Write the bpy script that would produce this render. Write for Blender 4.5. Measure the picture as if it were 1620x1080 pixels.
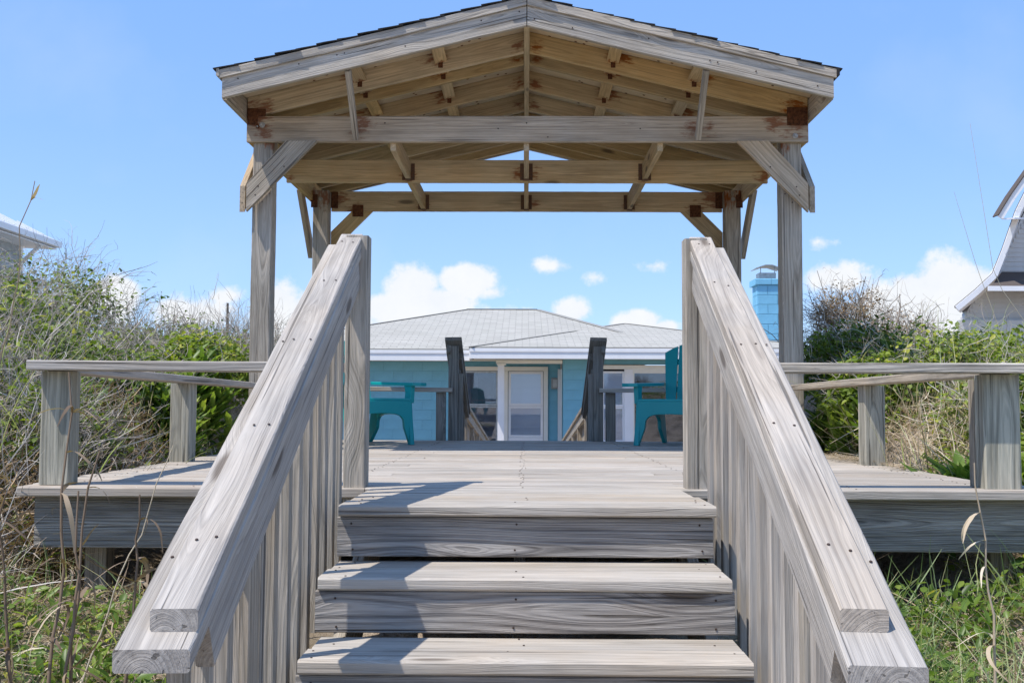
import bpy, math, random
import numpy as np
from mathutils import Vector, Matrix
random.seed(7); rng = np.random.default_rng(11)
for o in list(bpy.data.objects): bpy.data.objects.remove(o)
S = bpy.context.scene
C = S.collection
R = math.radians
# ------------------------------------------------------------------ camera
F = 1640.0; EYE = 0.325
cam = bpy.data.cameras.new('camera'); co = bpy.data.objects.new('camera', cam); C.objects.link(co)
cam.sensor_width = 36; cam.lens = 36 * F / 1620; cam.clip_start = .05; cam.clip_end = 5000
yaw = math.atan(22 / F); pit = math.atan(100 / F); rol = .0038
fw = Vector((-math.sin(yaw) * math.cos(pit), math.cos(yaw) * math.cos(pit), math.sin(pit)))
rt = fw.cross(Vector((0, 0, 1))).normalized(); up = rt.cross(fw)
rt2 = rt * math.cos(rol) + up * math.sin(rol); up2 = up * math.cos(rol) - rt * math.sin(rol)
M = Matrix((rt2, up2, -fw)).transposed().to_4x4(); M.translation = Vector((0, 0, EYE))
co.matrix_world = M; S.camera = co
# ------------------------------------------------------------------ light
SUN = Vector((-.45, -.27, 1)).normalized()
sl = bpy.data.lights.new('sun', 'SUN'); sl.energy = 3.6; sl.angle = R(.53); sl.color = (1, .94, .86)
so = bpy.data.objects.new('sun', sl); C.objects.link(so); so.rotation_euler = SUN.to_track_quat('Z', 'Y').to_euler()
W = bpy.data.worlds.new('World'); S.world = W; W.use_nodes = True
nt = W.node_tree; nt.nodes.clear()
def wn(t, **k):
    n = nt.nodes.new(t)
    for a, b in k.items(): setattr(n, a, b)
    return n
def wl(a, b): nt.links.new(a, b)
def wmath(op, a, b=None, c=None):
    n = wn('ShaderNodeMath', operation=op)
    for i, v in enumerate((a, b, c)):
        if v is None: continue
        if isinstance(v, (int, float)): n.inputs[i].default_value = v
        else: wl(v, n.inputs[i])
    return n.outputs[0]
sky = wn('ShaderNodeTexSky', sky_type='NISHITA'); sky.sun_disc = False
sky.sun_elevation = math.asin(SUN.z); sky.sun_rotation = math.atan2(SUN.x, SUN.y) % (2 * math.pi)
sky.air_density = 1.0; sky.dust_density = .15; sky.ozone_density = 2.2; sky.altitude = 0
tint = wn('ShaderNodeMix', data_type='RGBA', blend_type='MULTIPLY'); tint.inputs[0].default_value = 1
wl(sky.outputs[0], tint.inputs[6]); tint.inputs[7].default_value = (.85, .95, 1.15, 1)
gam = wn('ShaderNodeHueSaturation'); gam.inputs['Saturation'].default_value = 1.0
base_sky = wn('ShaderNodeMix', data_type='RGBA'); base_sky.inputs[0].default_value = .68; wl(tint.outputs[2], base_sky.inputs[6]); elev = wn('ShaderNodeMapRange', interpolation_type='SMOOTHSTEP'); esp = wn('ShaderNodeSeparateXYZ'); etc_ = wn('ShaderNodeTexCoord'); wl(etc_.outputs['Generated'], esp.inputs[0]); wl(esp.outputs[2], elev.inputs[0]); elev.inputs[1].default_value = 0; elev.inputs[2].default_value = .38
air = wn('ShaderNodeMix', data_type='RGBA'); wl(elev.outputs[0], air.inputs[0]); air.inputs[6].default_value = (1.95, 3.05, 4.9, 1); air.inputs[7].default_value = (1.28, 2.45, 4.95, 1); wl(air.outputs[2], base_sky.inputs[7])
wl(base_sky.outputs[2], gam.inputs['Color'])
tc = wn('ShaderNodeTexCoord'); sp = wn('ShaderNodeSeparateXYZ'); wl(tc.outputs['Generated'], sp.inputs[0])
ay = wmath('MAXIMUM', wmath('ABSOLUTE', sp.outputs[1]), .03)
U = wmath('DIVIDE', sp.outputs[0], ay); V = wmath('DIVIDE', sp.outputs[2], ay)
uv = wn('ShaderNodeCombineXYZ'); wl(U, uv.inputs[0]); wl(V, uv.inputs[1])
no = wn('ShaderNodeTexNoise'); no.inputs['Scale'].default_value = 21; no.inputs['Detail'].default_value = 9; no.inputs['Roughness'].default_value = .66
wl(uv.outputs[0], no.inputs['Vector'])
no2 = wn('ShaderNodeTexNoise'); no2.inputs['Scale'].default_value = 5; no2.inputs['Detail'].default_value = 5
wl(uv.outputs[0], no2.inputs['Vector'])
blobs = [(652, 458, 40, 38, 1), (690, 480, 55, 24, 1), (620, 488, 46, 22, 1), (738, 446, 42, 25, 1), (775, 462, 34, 11, .5),
         (872, 418, 33, 13, .42), (943, 438, 19, 9, .32), (1035, 420, 26, 11, .32), (904, 492, 30, 20, .9), (1012, 508, 38, 17, .95), (1050, 516, 24, 12, .8),
         (440, 495, 40, 48, 1), (300, 492, 75, 26, .6), (178, 470, 34, 34, .95), (110, 480, 70, 20, .6), (350, 470, 40, 16, .5), (1322, 436, 50, 22, .65),
         (1420, 492, 55, 40, 1.1), (1500, 462, 66, 48, 1.15), (1440, 455, 30, 25, 1), (1560, 455, 50, 34, 1), (1585, 500, 80, 40, 1), (1500, 520, 160, 26, .8), (1300, 380, 24, 10, .25),
         (520, 505, 120, 20, .55), (720, 500, 130, 18, .5), (-150, 470, 100, 50, 1), (-420, 480, 130, 45, .9), (1850, 470, 110, 50, 1), (2200, 480, 140, 40, .9)]
cur = None
for (px, py, rx, ry, s) in blobs:
    d = wn('ShaderNodeVectorMath', operation='SUBTRACT'); wl(uv.outputs[0], d.inputs[0]); d.inputs[1].default_value = ((px - 832) / F, (640 - py) / F, 0)
    e = wn('ShaderNodeVectorMath', operation='MULTIPLY'); wl(d.outputs[0], e.inputs[0]); e.inputs[1].default_value = (F / rx, F / ry, 0)
    l = wn('ShaderNodeVectorMath', operation='LENGTH'); wl(e.outputs[0], l.inputs[0])
    m = wmath('MULTIPLY', wmath('SUBTRACT', 1.43, l.outputs['Value']), s)
    cur = m if cur is None else wmath('MAXIMUM', cur, m)
dens = wmath('ADD', wmath('MAXIMUM', cur, -1.0), wmath('MULTIPLY', wmath('SUBTRACT', no.outputs[0], .5), 2.0))
mr = wn('ShaderNodeMapRange', interpolation_type='SMOOTHSTEP'); wl(dens, mr.inputs[0]); mr.inputs[1].default_value = .05; mr.inputs[2].default_value = .60
# thin high streaks
ws = wn('ShaderNodeMapRange'); wl(no2.outputs[0], ws.inputs[0]); ws.inputs[1].default_value = .52; ws.inputs[2].default_value = .8; ws.inputs[4].default_value = .14
shade = wn('ShaderNodeMapRange'); wl(no.outputs[0], shade.inputs[0]); shade.inputs[1].default_value = .35; shade.inputs[2].default_value = .62
shade.inputs[3].default_value = .78; shade.inputs[4].default_value = 1
cc = wn('ShaderNodeMix', data_type='RGBA'); wl(shade.outputs[0], cc.inputs[0]); cc.inputs[6].default_value = (3.15, 3.6, 4.3, 1); cc.inputs[7].default_value = (4.5, 4.62, 4.8, 1)
skm = wn('ShaderNodeMix', data_type='RGBA'); wl(wmath('MAXIMUM', mr.outputs[0], ws.outputs[0]), skm.inputs[0]); wl(gam.outputs[0], skm.inputs[6]); wl(cc.outputs[2], skm.inputs[7])
bg = wn('ShaderNodeBackground'); bg.inputs[1].default_value = .15; wl(skm.outputs[2], bg.inputs[0])
wo = wn('ShaderNodeOutputWorld'); wl(bg.outputs[0], wo.inputs[0])
S.view_settings.view_transform = 'Standard'; S.view_settings.look = 'None'; S.view_settings.exposure = .50; S.view_settings.gamma = 1
S.view_settings.use_curve_mapping = False
S.render.engine = 'CYCLES'; S.cycles.max_bounces = 6; S.cycles.transparent_max_bounces = 12

# ------------------------------------------------------------------ helpers
WM = {}
def tag(o, label=None, cat=None, group=None, kind=None):
    if label: o['label'] = label
    if cat: o['category'] = cat
    if group: o['group'] = group
    if kind: o['kind'] = kind
    return o
def thing(name, loc, label, cat, group=None, rz=0):
    o = bpy.data.objects.new(name, None); C.objects.link(o); o.empty_display_size = .1
    m = Matrix.Translation(Vector(loc)) @ Matrix.Rotation(rz, 4, 'Z'); o.matrix_basis = m; WM[o.name] = m
    return tag(o, label, cat, group)
def link(name, me, parent=None, m=None):
    o = bpy.data.objects.new(name, me); C.objects.link(o); m = m or Matrix.Identity(4)
    if parent is not None:
        o.parent = parent; o.matrix_basis = WM[parent.name].inverted() @ m
    else: o.matrix_basis = m
    WM[o.name] = m; return o
def mesh(name, vs, fs, mat, smooth=False):
    me = bpy.data.meshes.new(name); me.from_pydata([tuple(v) for v in vs], [], fs); me.materials.append(mat)
    if smooth: me.polygons.foreach_set('use_smooth', [True] * len(me.polygons))
    me.update(); return me
def npmesh(name, V, Fq, mat, tint=None, smooth=False):
    me = bpy.data.meshes.new(name); V = np.asarray(V, np.float32).reshape(-1, 3); Fq = np.asarray(Fq, np.int32); k = Fq.shape[1]; n = len(Fq)
    me.vertices.add(len(V)); me.vertices.foreach_set('co', V.ravel()); me.loops.add(n * k); me.loops.foreach_set('vertex_index', Fq.ravel())
    me.polygons.add(n); me.polygons.foreach_set('loop_start', np.arange(0, n * k, k)); me.polygons.foreach_set('loop_total', np.full(n, k))
    if smooth: me.polygons.foreach_set('use_smooth', np.ones(n, bool))
    me.materials.append(mat)
    if tint is not None:
        a = me.attributes.new('tint', 'FLOAT', 'POINT'); a.data.foreach_set('value', np.asarray(tint, np.float32))
    me.update(); me.validate(); return me
BC = {}
def board_mesh(L, w, t, mat, n=1, c0=0, c1=0, w0=0, w1=0, ch=.003, rust=None, wob=0.0, key=None):
    k = (round(L, 4), round(w, 4), round(t, 4), mat.name, n, c0, c1, w0, w1, ch, wob, key)
    if rust is None and k in BC: return BC[k]
    hw, ht = w / 2, t / 2; ch = min(ch, ht * .4)
    ny = 3 if rust is not None else 1
    prof = []
    for i in range(ny + 1): prof.append((-hw + ch + (w - 2 * ch) * i / ny, ht))
    prof.append((hw, ht - ch)); prof.append((hw, -ht + ch))
    for i in range(ny + 1): prof.append((hw - ch - (w - 2 * ch) * i / ny, -ht))
    prof.append((-hw, -ht + ch)); prof.append((-hw, ht - ch))
    P = len(prof); vs = []
    rr = random.Random(hash(k) & 0xffff)
    b1, b2 = rr.uniform(-1, 1) * wob, rr.uniform(-1, 1) * wob
    for j in range(n + 1):
        u = j / n; x = -L / 2 + L * u
        s = math.sin(math.pi * u); wy = b1 * s + (rr.uniform(-1, 1) * wob * .35 if 0 < j < n else 0); wz = b2 * s
        for (y, z) in prof:
            dx = (c0 * z + w0 * y) * (1 - u) + (c1 * z + w1 * y) * u
            vs.append((x + dx, y + wy, z + wz))
    fs = []
    for j in range(n):
        for i in range(P):
            a = j * P + i; b = j * P + (i + 1) % P; fs.append((a, a + P, b + P, b))
    fs.append(tuple(range(P))); fs.append(tuple(n * P + i for i in reversed(range(P))))
    me = mesh('board', vs, fs, mat)
    if rust is not None:
        at = me.attributes.new('rust', 'FLOAT', 'POINT'); vals = []
        for v in vs:
            q = 0
            for (x, y, z, r) in rust:
                q = max(q, 1 - math.sqrt((v[0] - x) ** 2 * .6 + (v[1] - y) ** 2 + (v[2] - z) ** 2) / (r * .8))
            vals.append(max(0, q))
        at.data.foreach_set('value', vals)
    else: BC[k] = me
    return me
def frame(a, b, upv):
    a = Vector(a); b = Vector(b); X = (b - a).normalized(); Z = Vector(upv); Z = (Z - X * Z.dot(X)).normalized(); Y = Z.cross(X)
    m = Matrix((X, Y, Z)).transposed().to_4x4(); m.translation = (a + b) / 2; return m, (b - a).length
def board(name, a, b, w, t, mat, parent=None, up=(0, 0, 1), rustpts=None, seg=None, **k):
    """plank from a to b: w across, t along 'up'"""
    m, L = frame(a, b, up); rl = None; n = k.pop('n', 1)
    if rustpts:
        mi = m.inverted(); rl = [tuple(mi @ Vector(p[:3])) + (p[3],) for p in rustpts]; n = max(n, int(L / .04))
    return link(name, board_mesh(L, w, t, mat, n=n, rust=rl, **k), parent, m)
def box_mesh(x0, x1, y0, y1, z0, z1, mat, ch=.004):
    b = board_mesh(x1 - x0, y1 - y0, z1 - z0, mat, ch=ch)
    return b, Matrix.Translation(((x0 + x1) / 2, (y0 + y1) / 2, (z0 + z1) / 2))
def box(name, x0, x1, y0, y1, z0, z1, mat, parent=None, ch=.004):
    me, m = box_mesh(x0, x1, y0, y1, z0, z1, mat, ch); return link(name, me, parent, m)
def poly_prism(name, pts, axis, d0, d1, mat, parent=None, m=None):
    """pts 2D outline extruded along axis ('x','y','z')"""
    vs = []
    for d in (d0, d1):
        for (p, q) in pts:
            vs.append({'x': (d, p, q), 'y': (p, d, q), 'z': (p, q, d)}[axis])
    n = len(pts); fs = [tuple(range(n)), tuple(reversed(range(n, 2 * n)))] + [(i, i + n, (i + 1) % n + n, (i + 1) % n) for i in range(n)]
    me = mesh(name, vs, fs, mat)
    import bmesh
    bm = bmesh.new(); bm.from_mesh(me); bmesh.ops.recalc_face_normals(bm, faces=bm.faces); bm.to_mesh(me); bm.free()
    return link(name, me, parent, m)
def nails(parent, pts, r=.0045, mat=None, name='nail_heads'):
    vs, fs = [], []
    for p, nrm in pts:
        nn = Vector(nrm).normalized(); t = nn.orthogonal().normalized(); b = nn.cross(t); k = len(vs); c = Vector(p)
        for i in range(7):
            a = i * math.tau / 7; vs.append(c + (t * math.cos(a) + b * math.sin(a)) * r)
            vs.append(c + (t * math.cos(a) + b * math.sin(a)) * r * .8 + nn * .0015)
        for i in range(7):
            j = (i + 1) % 7; fs.append((k + 2 * i, k + 2 * j, k + 2 * j + 1, k + 2 * i + 1))
        fs.append(tuple(k + 2 * i + 1 for i in range(7)))
    o = link(name, mesh(name, vs, fs, mat or NAIL), parent); o['kind'] = 'stuff'; return o

# ------------------------------------------------------------------ materials
def newmat(name):
    m = bpy.data.materials.new(name); m.use_nodes = True; t = m.node_tree; t.nodes.clear()
    out = t.nodes.new('ShaderNodeOutputMaterial'); p = t.nodes.new('ShaderNodeBsdfPrincipled'); t.links.new(p.outputs[0], out.inputs[0])
    return m, t, p, out
class N:
    def __init__(s, t): s.t = t
    def n(s, ty, **k):
        x = s.t.nodes.new(ty)
        for a, b in k.items(): setattr(x, a, b)
        return x
    def l(s, a, b): s.t.links.new(a, b)
    def set(s, inp, v):
        if hasattr(v, 'is_output') or isinstance(v, bpy.types.NodeSocket): s.l(v, inp)
        else: inp.default_value = v
    def m(s, op, a, b=None, c=None, clamp=False):
        x = s.n('ShaderNodeMath', operation=op); x.use_clamp = clamp
        for i, v in enumerate((a, b, c)):
            if v is not None: s.set(x.inputs[i], v)
        return x.outputs[0]
    def vm(s, op, a, b=None):
        x = s.n('ShaderNodeVectorMath', operation=op); s.set(x.inputs[0], a)
        if b is not None: s.set(x.inputs[1], b)
        return x.outputs['Value'] if op in ('LENGTH', 'DOT_PRODUCT') else x.outputs[0]
    def noise(s, v, sc, de=3, ro=.5, dim='3D', w=None):
        x = s.n('ShaderNodeTexNoise', noise_dimensions=dim); x.inputs['Scale'].default_value = sc; x.inputs['Detail'].default_value = de; x.inputs['Roughness'].default_value = ro
        if v is not None: s.l(v, x.inputs['Vector'])
        if w is not None: s.l(w, x.inputs['W'])
        return x.outputs[0]
    def mr(s, v, a, b, c=0, d=1, smooth=False):
        x = s.n('ShaderNodeMapRange')
        if smooth: x.interpolation_type = 'SMOOTHSTEP'
        s.l(v, x.inputs[0])
        for i, q in enumerate((a, b, c, d)): x.inputs[i + 1].default_value = q
        return x.outputs[0]
    def mix(s, f, a, b, bt='MIX'):
        x = s.n('ShaderNodeMix', data_type='RGBA', blend_type=bt); s.set(x.inputs[0], f)
        for i, v in ((6, a), (7, b)):
            if isinstance(v, tuple) and len(v) == 3: v = v + (1,)
            s.set(x.inputs[i], v)
        return x.outputs[2]
def wood(name, light, dark, warm, seed=0, ringk=95, contrast=1.0, crack=1.0, warmamt=.35, rough=.85, bump=.6, tone=.14):
    m, t, p, out = newmat(name); g = N(t)
    tcn = g.n('ShaderNodeTexCoord'); P0 = tcn.outputs['Object']; oi = g.n('ShaderNodeObjectInfo'); rnd = oi.outputs['Random']
    r2 = g.m('FRACT', g.m('MULTIPLY', rnd, 17.31)); r3 = g.m('FRACT', g.m('MULTIPLY', rnd, 91.7)); r4 = g.m('FRACT', g.m('MULTIPLY', rnd, 311.3))
    cx = g.n('ShaderNodeCombineXYZ'); g.l(g.m('MULTIPLY', rnd, 53), cx.inputs[0]); g.l(g.m('MULTIPLY', r2, 7.7), cx.inputs[1]); g.l(g.m('MULTIPLY', r3, 5.1), cx.inputs[2])
    P = g.vm('ADD', P0, cx.outputs[0])
    # knots
    kv = g.vm('MULTIPLY', P, (1.25, 5.0, 5.0)); vo = g.n('ShaderNodeTexVoronoi'); g.l(kv, vo.inputs['Vector']); vo.inputs['Scale'].default_value = 1
    vo.inputs['Randomness'].default_value = 1
    kd = vo.outputs['Distance']; knot = g.mr(kd, .125, .06, 0, 1, True); kdis = g.mr(kd, .34, .03, 0, 1, True)
    sp_ = g.n('ShaderNodeSeparateXYZ'); g.l(P0, sp_.inputs[0])
    oy = g.m('ADD', sp_.outputs[1], g.m('MULTIPLY', g.m('SUBTRACT', r2, .5), .11)); oz = g.m('ADD', sp_.outputs[2], g.m('ADD', .02, g.m('MULTIPLY', r3, .07)))
    rad = g.m('SQRT', g.m('ADD', g.m('MULTIPLY', oy, oy), g.m('MULTIPLY', oz, oz)))
    lowd = g.noise(g.vm('MULTIPLY', P, (.75, 2.6, 2.6)), 1, 2, .5)
    med = g.noise(g.vm('MULTIPLY', P, (3, 22, 22)), 1, 2, .5)
    rr_ = g.m('ADD', rad, g.m('ADD', g.m('MULTIPLY', lowd, .06), g.m('MULTIPLY', med, .004)))
    rr_ = g.m('ADD', rr_, g.m('MULTIPLY', kdis, .022))
    ring = g.noise(None, ringk * 1.7, 2.0, .6, '1D', rr_)
    ring = g.mr(ring, .39, .57, 0, 1); ring2 = g.mr(g.noise(None, ringk * 5.5, 2.0, .6, '1D', rr_), .36, .6, 0, 1); ring = g.m('ADD', g.m('MULTIPLY', ring, .62), g.m('MULTIPLY', ring2, .38))
    fib = g.noise(g.vm('MULTIPLY', P, (7, 260, 260)), 1, 3, .6)
    fib2 = g.noise(g.vm('MULTIPLY', P, (2.1, 62, 62)), 1, 4, .62)
    ck = g.noise(g.vm('MULTIPLY', P, (1.1, 75, 75)), 1, 2, .5); crk = g.mr(ck, .655, .70, 0, crack)
    blot = g.noise(P, 2.6, 3, .55); blot2 = g.noise(g.vm('MULTIPLY', P, (2, 14, 14)), 1, 3, .6)
    f = g.m('ADD', g.m('MULTIPLY', ring, .55 * contrast), g.m('MULTIPLY', g.mr(fib2, .34, .66), .42)); f = g.m('ADD', f, g.m('MULTIPLY', g.m('SUBTRACT', fib, .5), .7 * contrast), clamp=True)
    f = g.m('ADD', f, .02, clamp=True)
    col = g.mix(f, dark, light)
    wf = g.m('MULTIPLY', g.mr(g.m('ADD', blot, g.m('MULTIPLY', g.m('SUBTRACT', r4, .5), .25)), .42, .66), warmamt)
    col = g.mix(wf, col, g.mix(f, tuple(c * .55 for c in warm), warm))
    # knots, cracks
    col = g.mix(g.m('MULTIPLY', knot, .75), col, (.10, .078, .062))
    col = g.mix(g.m('MULTIPLY', crk, .7), col, (.05, .045, .042))
    # dark weathering streaks / spots
    st = g.mr(blot2, .54, .72, 0, .4); col = g.mix(st, col, tuple(c * .6 for c in dark))
    ru = g.n('ShaderNodeAttribute', attribute_name='rust'); rn = g.noise(g.vm('MULTIPLY', P, (12, 42, 42)), 1, 4, .65)
    rm = g.mr(g.m('ADD', ru.outputs['Fac'], g.m('MULTIPLY', g.m('SUBTRACT', rn, .5), 2.1)), .42, .80); rm = g.m('MULTIPLY', rm, g.mr(ru.outputs['Fac'], 0, .25))
    col = g.mix(g.m('MULTIPLY', rm, .88), col, g.mix(rn, (.10, .028, .010), (.33, .11, .035)))
    v = g.m('ADD', 1 - tone / 2, g.m('MULTIPLY', r2, tone)); v = g.m('MULTIPLY', v, g.mr(g.noise(g.vm('MULTIPLY', P, (1.4, 5, 5)), 1, 4, .6), .3, .7, .86, 1.1))
    hs = g.n('ShaderNodeHueSaturation'); g.l(col, hs.inputs['Color']); g.l(v, hs.inputs['Value']); g.l(g.m('ADD', .8, g.m('MULTIPLY', r3, .45)), hs.inputs['Saturation'])
    wc = g.mix(1.0, hs.outputs[0], (1.0, .955, .885), 'MULTIPLY'); g.l(wc, p.inputs['Base Color']); p.inputs['Roughness'].default_value = rough; p.inputs['Specular IOR Level'].default_value = .2
    h = g.m('ADD', g.m('MULTIPLY', ring, .5), g.m('ADD', g.m('MULTIPLY', fib, .45), g.m('MULTIPLY', fib2, .6))); h = g.m('SUBTRACT', h, g.m('MULTIPLY', crk, 1.6)); h = g.m('ADD', h, g.m('MULTIPLY', knot, -.3))
    bu = g.n('ShaderNodeBump'); bu.inputs['Strength'].default_value = bump; bu.inputs['Distance'].default_value = .004; g.l(h, bu.inputs['Height']); g.l(bu.outputs[0], p.inputs['Normal'])
    return m
def plain(name, col, rough=.6, metal=0, var=.12, sc=8, bump=0, bsc=60, spec=.4, col2=None, detail=4):
    m, t, p, out = newmat(name); g = N(t); P = g.n('ShaderNodeTexCoord').outputs['Object']; oi = g.n('ShaderNodeObjectInfo')
    nz = g.noise(P, sc, detail, .6); c = g.mix(g.mr(nz, .3, .7), tuple(x * (1 - var) for x in col), col2 or tuple(min(1, x * (1 + var)) for x in col))
    hs = g.n('ShaderNodeHueSaturation'); g.l(c, hs.inputs['Color']); g.l(g.m('ADD', 1 - var * .3, g.m('MULTIPLY', oi.outputs['Random'], var * .6)), hs.inputs['Value'])
    g.l(hs.outputs[0], p.inputs['Base Color']); p.inputs['Roughness'].default_value = rough; p.inputs['Metallic'].default_value = metal; p.inputs['Specular IOR Level'].default_value = spec
    if bump:
        bu = g.n('ShaderNodeBump'); bu.inputs['Strength'].default_value = bump; bu.inputs['Distance'].default_value = .01; g.l(g.noise(P, bsc, 4, .6), bu.inputs['Height']); g.l(bu.outputs[0], p.inputs['Normal'])
    return m
def foliage(name, stops, trans=.35, rough=.5):
    m, t, p, out = newmat(name); g = N(t); a = g.n('ShaderNodeAttribute', attribute_name='tint'); r = g.n('ShaderNodeValToRGB'); g.l(a.outputs['Fac'], r.inputs[0])
    cr = r.color_ramp
    for i, (x, c) in enumerate(stops):
        e = cr.elements[i] if i < 2 else cr.elements.new(x)
        e.position = x; e.color = c + (1,)
    nz = g.noise(g.n('ShaderNodeTexCoord').outputs['Object'], 40, 2, .5); col = g.mix(g.mr(nz, .3, .7, 0, .3), r.outputs[0], (.9, .85, .6), 'MULTIPLY')
    g.l(col, p.inputs['Base Color']); p.inputs['Roughness'].default_value = rough; p.inputs['Specular IOR Level'].default_value = .35
    if trans:
        tr = g.n('ShaderNodeBsdfTranslucent'); g.l(g.mix(1.0, col, (1.5, 1.6, .7), 'MULTIPLY'), tr.inputs[0]); mx = g.n('ShaderNodeMixShader'); mx.inputs[0].default_value = trans
        g.l(p.outputs[0], mx.inputs[1]); g.l(tr.outputs[0], mx.inputs[2]); g.l(mx.outputs[0], out.inputs[0])
    return m
RAILW = wood('weathered_rail_wood', (.60, .575, .545), (.27, .255, .245), (.58, .48, .37), contrast=.70, crack=.9, warmamt=.30, ringk=115)
TREADW = wood('weathered_tread_wood', (.63, .60, .56), (.32, .30, .275), (.60, .50, .39), contrast=.72, crack=.85, warmamt=.4, ringk=115)
DECKW = wood('weathered_deck_wood', (.60, .57, .53), (.28, .26, .24), (.60, .50, .41), contrast=.8, crack=.7, warmamt=.35, tone=.22)
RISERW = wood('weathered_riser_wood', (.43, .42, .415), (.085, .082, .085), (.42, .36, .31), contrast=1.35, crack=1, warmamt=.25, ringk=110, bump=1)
RIMW = wood('weathered_rim_wood', (.46, .44, .41), (.07, .067, .062), (.36, .33, .28), contrast=1.6, crack=1, warmamt=.2, ringk=130, bump=1.3)
POSTW = wood('weathered_post_wood', (.54, .505, .455), (.20, .188, .165), (.46, .38, .29), contrast=1.15, crack=1, warmamt=.4, ringk=90, bump=.9)
GREENPOST = wood('mossy_post_wood', (.52, .515, .455), (.18, .182, .16), (.40, .36, .28), contrast=1.3, crack=1, warmamt=.25, ringk=90, bump=1)
BEAMW = wood('weathered_beam_wood', (.68, .60, .50), (.28, .24, .195), (.62, .47, .31), contrast=1.0, crack=.8, warmamt=.45)
UNDERW = wood('treated_rafter_wood', (.74, .61, .405), (.38, .30, .19), (.70, .50, .28), contrast=.8, crack=.35, warmamt=.5, tone=.25)
FASCW = wood('weathered_fascia_wood', (.62, .59, .545), (.22, .205, .19), (.55, .46, .35), contrast=1.3, crack=1, warmamt=.35, ringk=110, bump=1)
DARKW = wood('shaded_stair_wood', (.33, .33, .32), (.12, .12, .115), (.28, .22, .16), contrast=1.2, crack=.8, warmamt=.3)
PLY = wood('plywood_sheathing', (.80, .72, .58), (.58, .51, .40), (.52, .40, .26), contrast=.35, crack=.2, warmamt=.5, ringk=30)
NAIL = plain('nail_steel', (.07, .045, .035), .7, .3)
BOLT = plain('galvanised_bolt', (.42, .41, .39), .5, .7, .2, 60)
RUST = plain('rusted_steel', (.085, .03, .016), .9, .2, .5, 45, .8, 180, col2=(.22, .085, .035))
HANG = plain('galvanised_hanger', (.16, .135, .11), .8, .4, .4, 50, .4, 120, col2=(.26, .12, .06))
ASPH = plain('black_shingle', (.028, .027, .027), .95, 0, .4, 90, .9, 500)
TEAL = plain('teal_plastic', (.004, .32, .33), .42, 0, .05, 3, .05, 300, .5)
CHAIRS = plain('teal_plastic_faded', (.006, .20, .235), .5, 0, .06, 3)
BLUE = plain('blue_block_paint', (.20, .48, .60), .7, 0, .07, 2.5, .5, 130)
BLUEC = plain('blue_chimney_paint', (.20, .50, .70), .7, 0, .07, 5, .6, 110)
MORT = plain('painted_mortar', (.19, .465, .585), .8)
WHITE = plain('white_trim_paint', (.86, .86, .86), .5, 0, .04, 3)
CREAM = plain('cream_trim_paint', (.84, .82, .74), .5, 0, .05, 3)
GREYM = plain('metal_flue', (.42, .44, .44), .4, .6, .2, 12)
BLIND = plain('white_blind_slat', (.86, .88, .90), .6, 0, .03, 3)
DARKIN = plain('dark_room', (.02, .022, .026), .8)
CURT = plain('grey_curtain', (.16, .17, .19), .9)
LAMPM = plain('frosted_lamp_glass', (.5, .5, .48), .3)
LAMPF = plain('brushed_lamp_metal', (.28, .27, .25), .35, .8)
METROOF = plain('white_metal_roof', (.72, .74, .76), .4, .1, .04, 2)
SIDG = plain('grey_siding', (.40, .43, .45), .7, 0, .08, 4)
SIDW = plain('pale_siding', (.60, .60, .58), .7, 0, .05, 4)
POLE = plain('utility_pole_wood', (.14, .12, .10), .9, 0, .2, 6)
def shingle_mat(name, c1, c2, mortar, w=.30, h=.14):
    m, t, p, out = newmat(name); g = N(t); uvn = g.n('ShaderNodeUVMap'); b = g.n('ShaderNodeTexBrick'); g.l(uvn.outputs[0], b.inputs['Vector'])
    b.inputs['Scale'].default_value = 1; b.inputs['Brick Width'].default_value = w; b.inputs['Row Height'].default_value = h; b.inputs['Mortar Size'].default_value = .009; b.inputs['Mortar Smooth'].default_value = .3
    b.inputs['Color1'].default_value = c1 + (1,); b.inputs['Color2'].default_value = c2 + (1,); b.inputs['Mortar'].default_value = mortar + (1,); b.inputs['Bias'].default_value = -.1
    nz = g.noise(g.n('ShaderNodeTexCoord').outputs['Object'], 1.3, 4, .6); col = g.mix(g.mr(nz, .3, .7, 0, .5), b.outputs[0], (.86, .88, .86), 'MULTIPLY')
    nz2 = g.noise(uvn.outputs[0], 90, 2, .6); col = g.mix(g.mr(nz2, .3, .7, 0, .5), col, (.8, .8, .8), 'MULTIPLY')
    g.l(col, p.inputs['Base Color']); p.inputs['Roughness'].default_value = .95; p.inputs['Specular IOR Level'].default_value = .15
    bu = g.n('ShaderNodeBump'); bu.inputs['Strength'].default_value = .8; bu.inputs['Distance'].default_value = .01; g.l(b.outputs['Fac'], bu.inputs['Height']); bu.invert = True; g.l(bu.outputs[0], p.inputs['Normal'])
    return m
SHING = shingle_mat('pale_roof_shingle', (.43, .41, .365), (.50, .48, .43), (.33, .315, .285))
SHINGB = shingle_mat('brown_roof_shingle', (.22, .19, .17), (.28, .25, .22), (.12, .10, .09))
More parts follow.
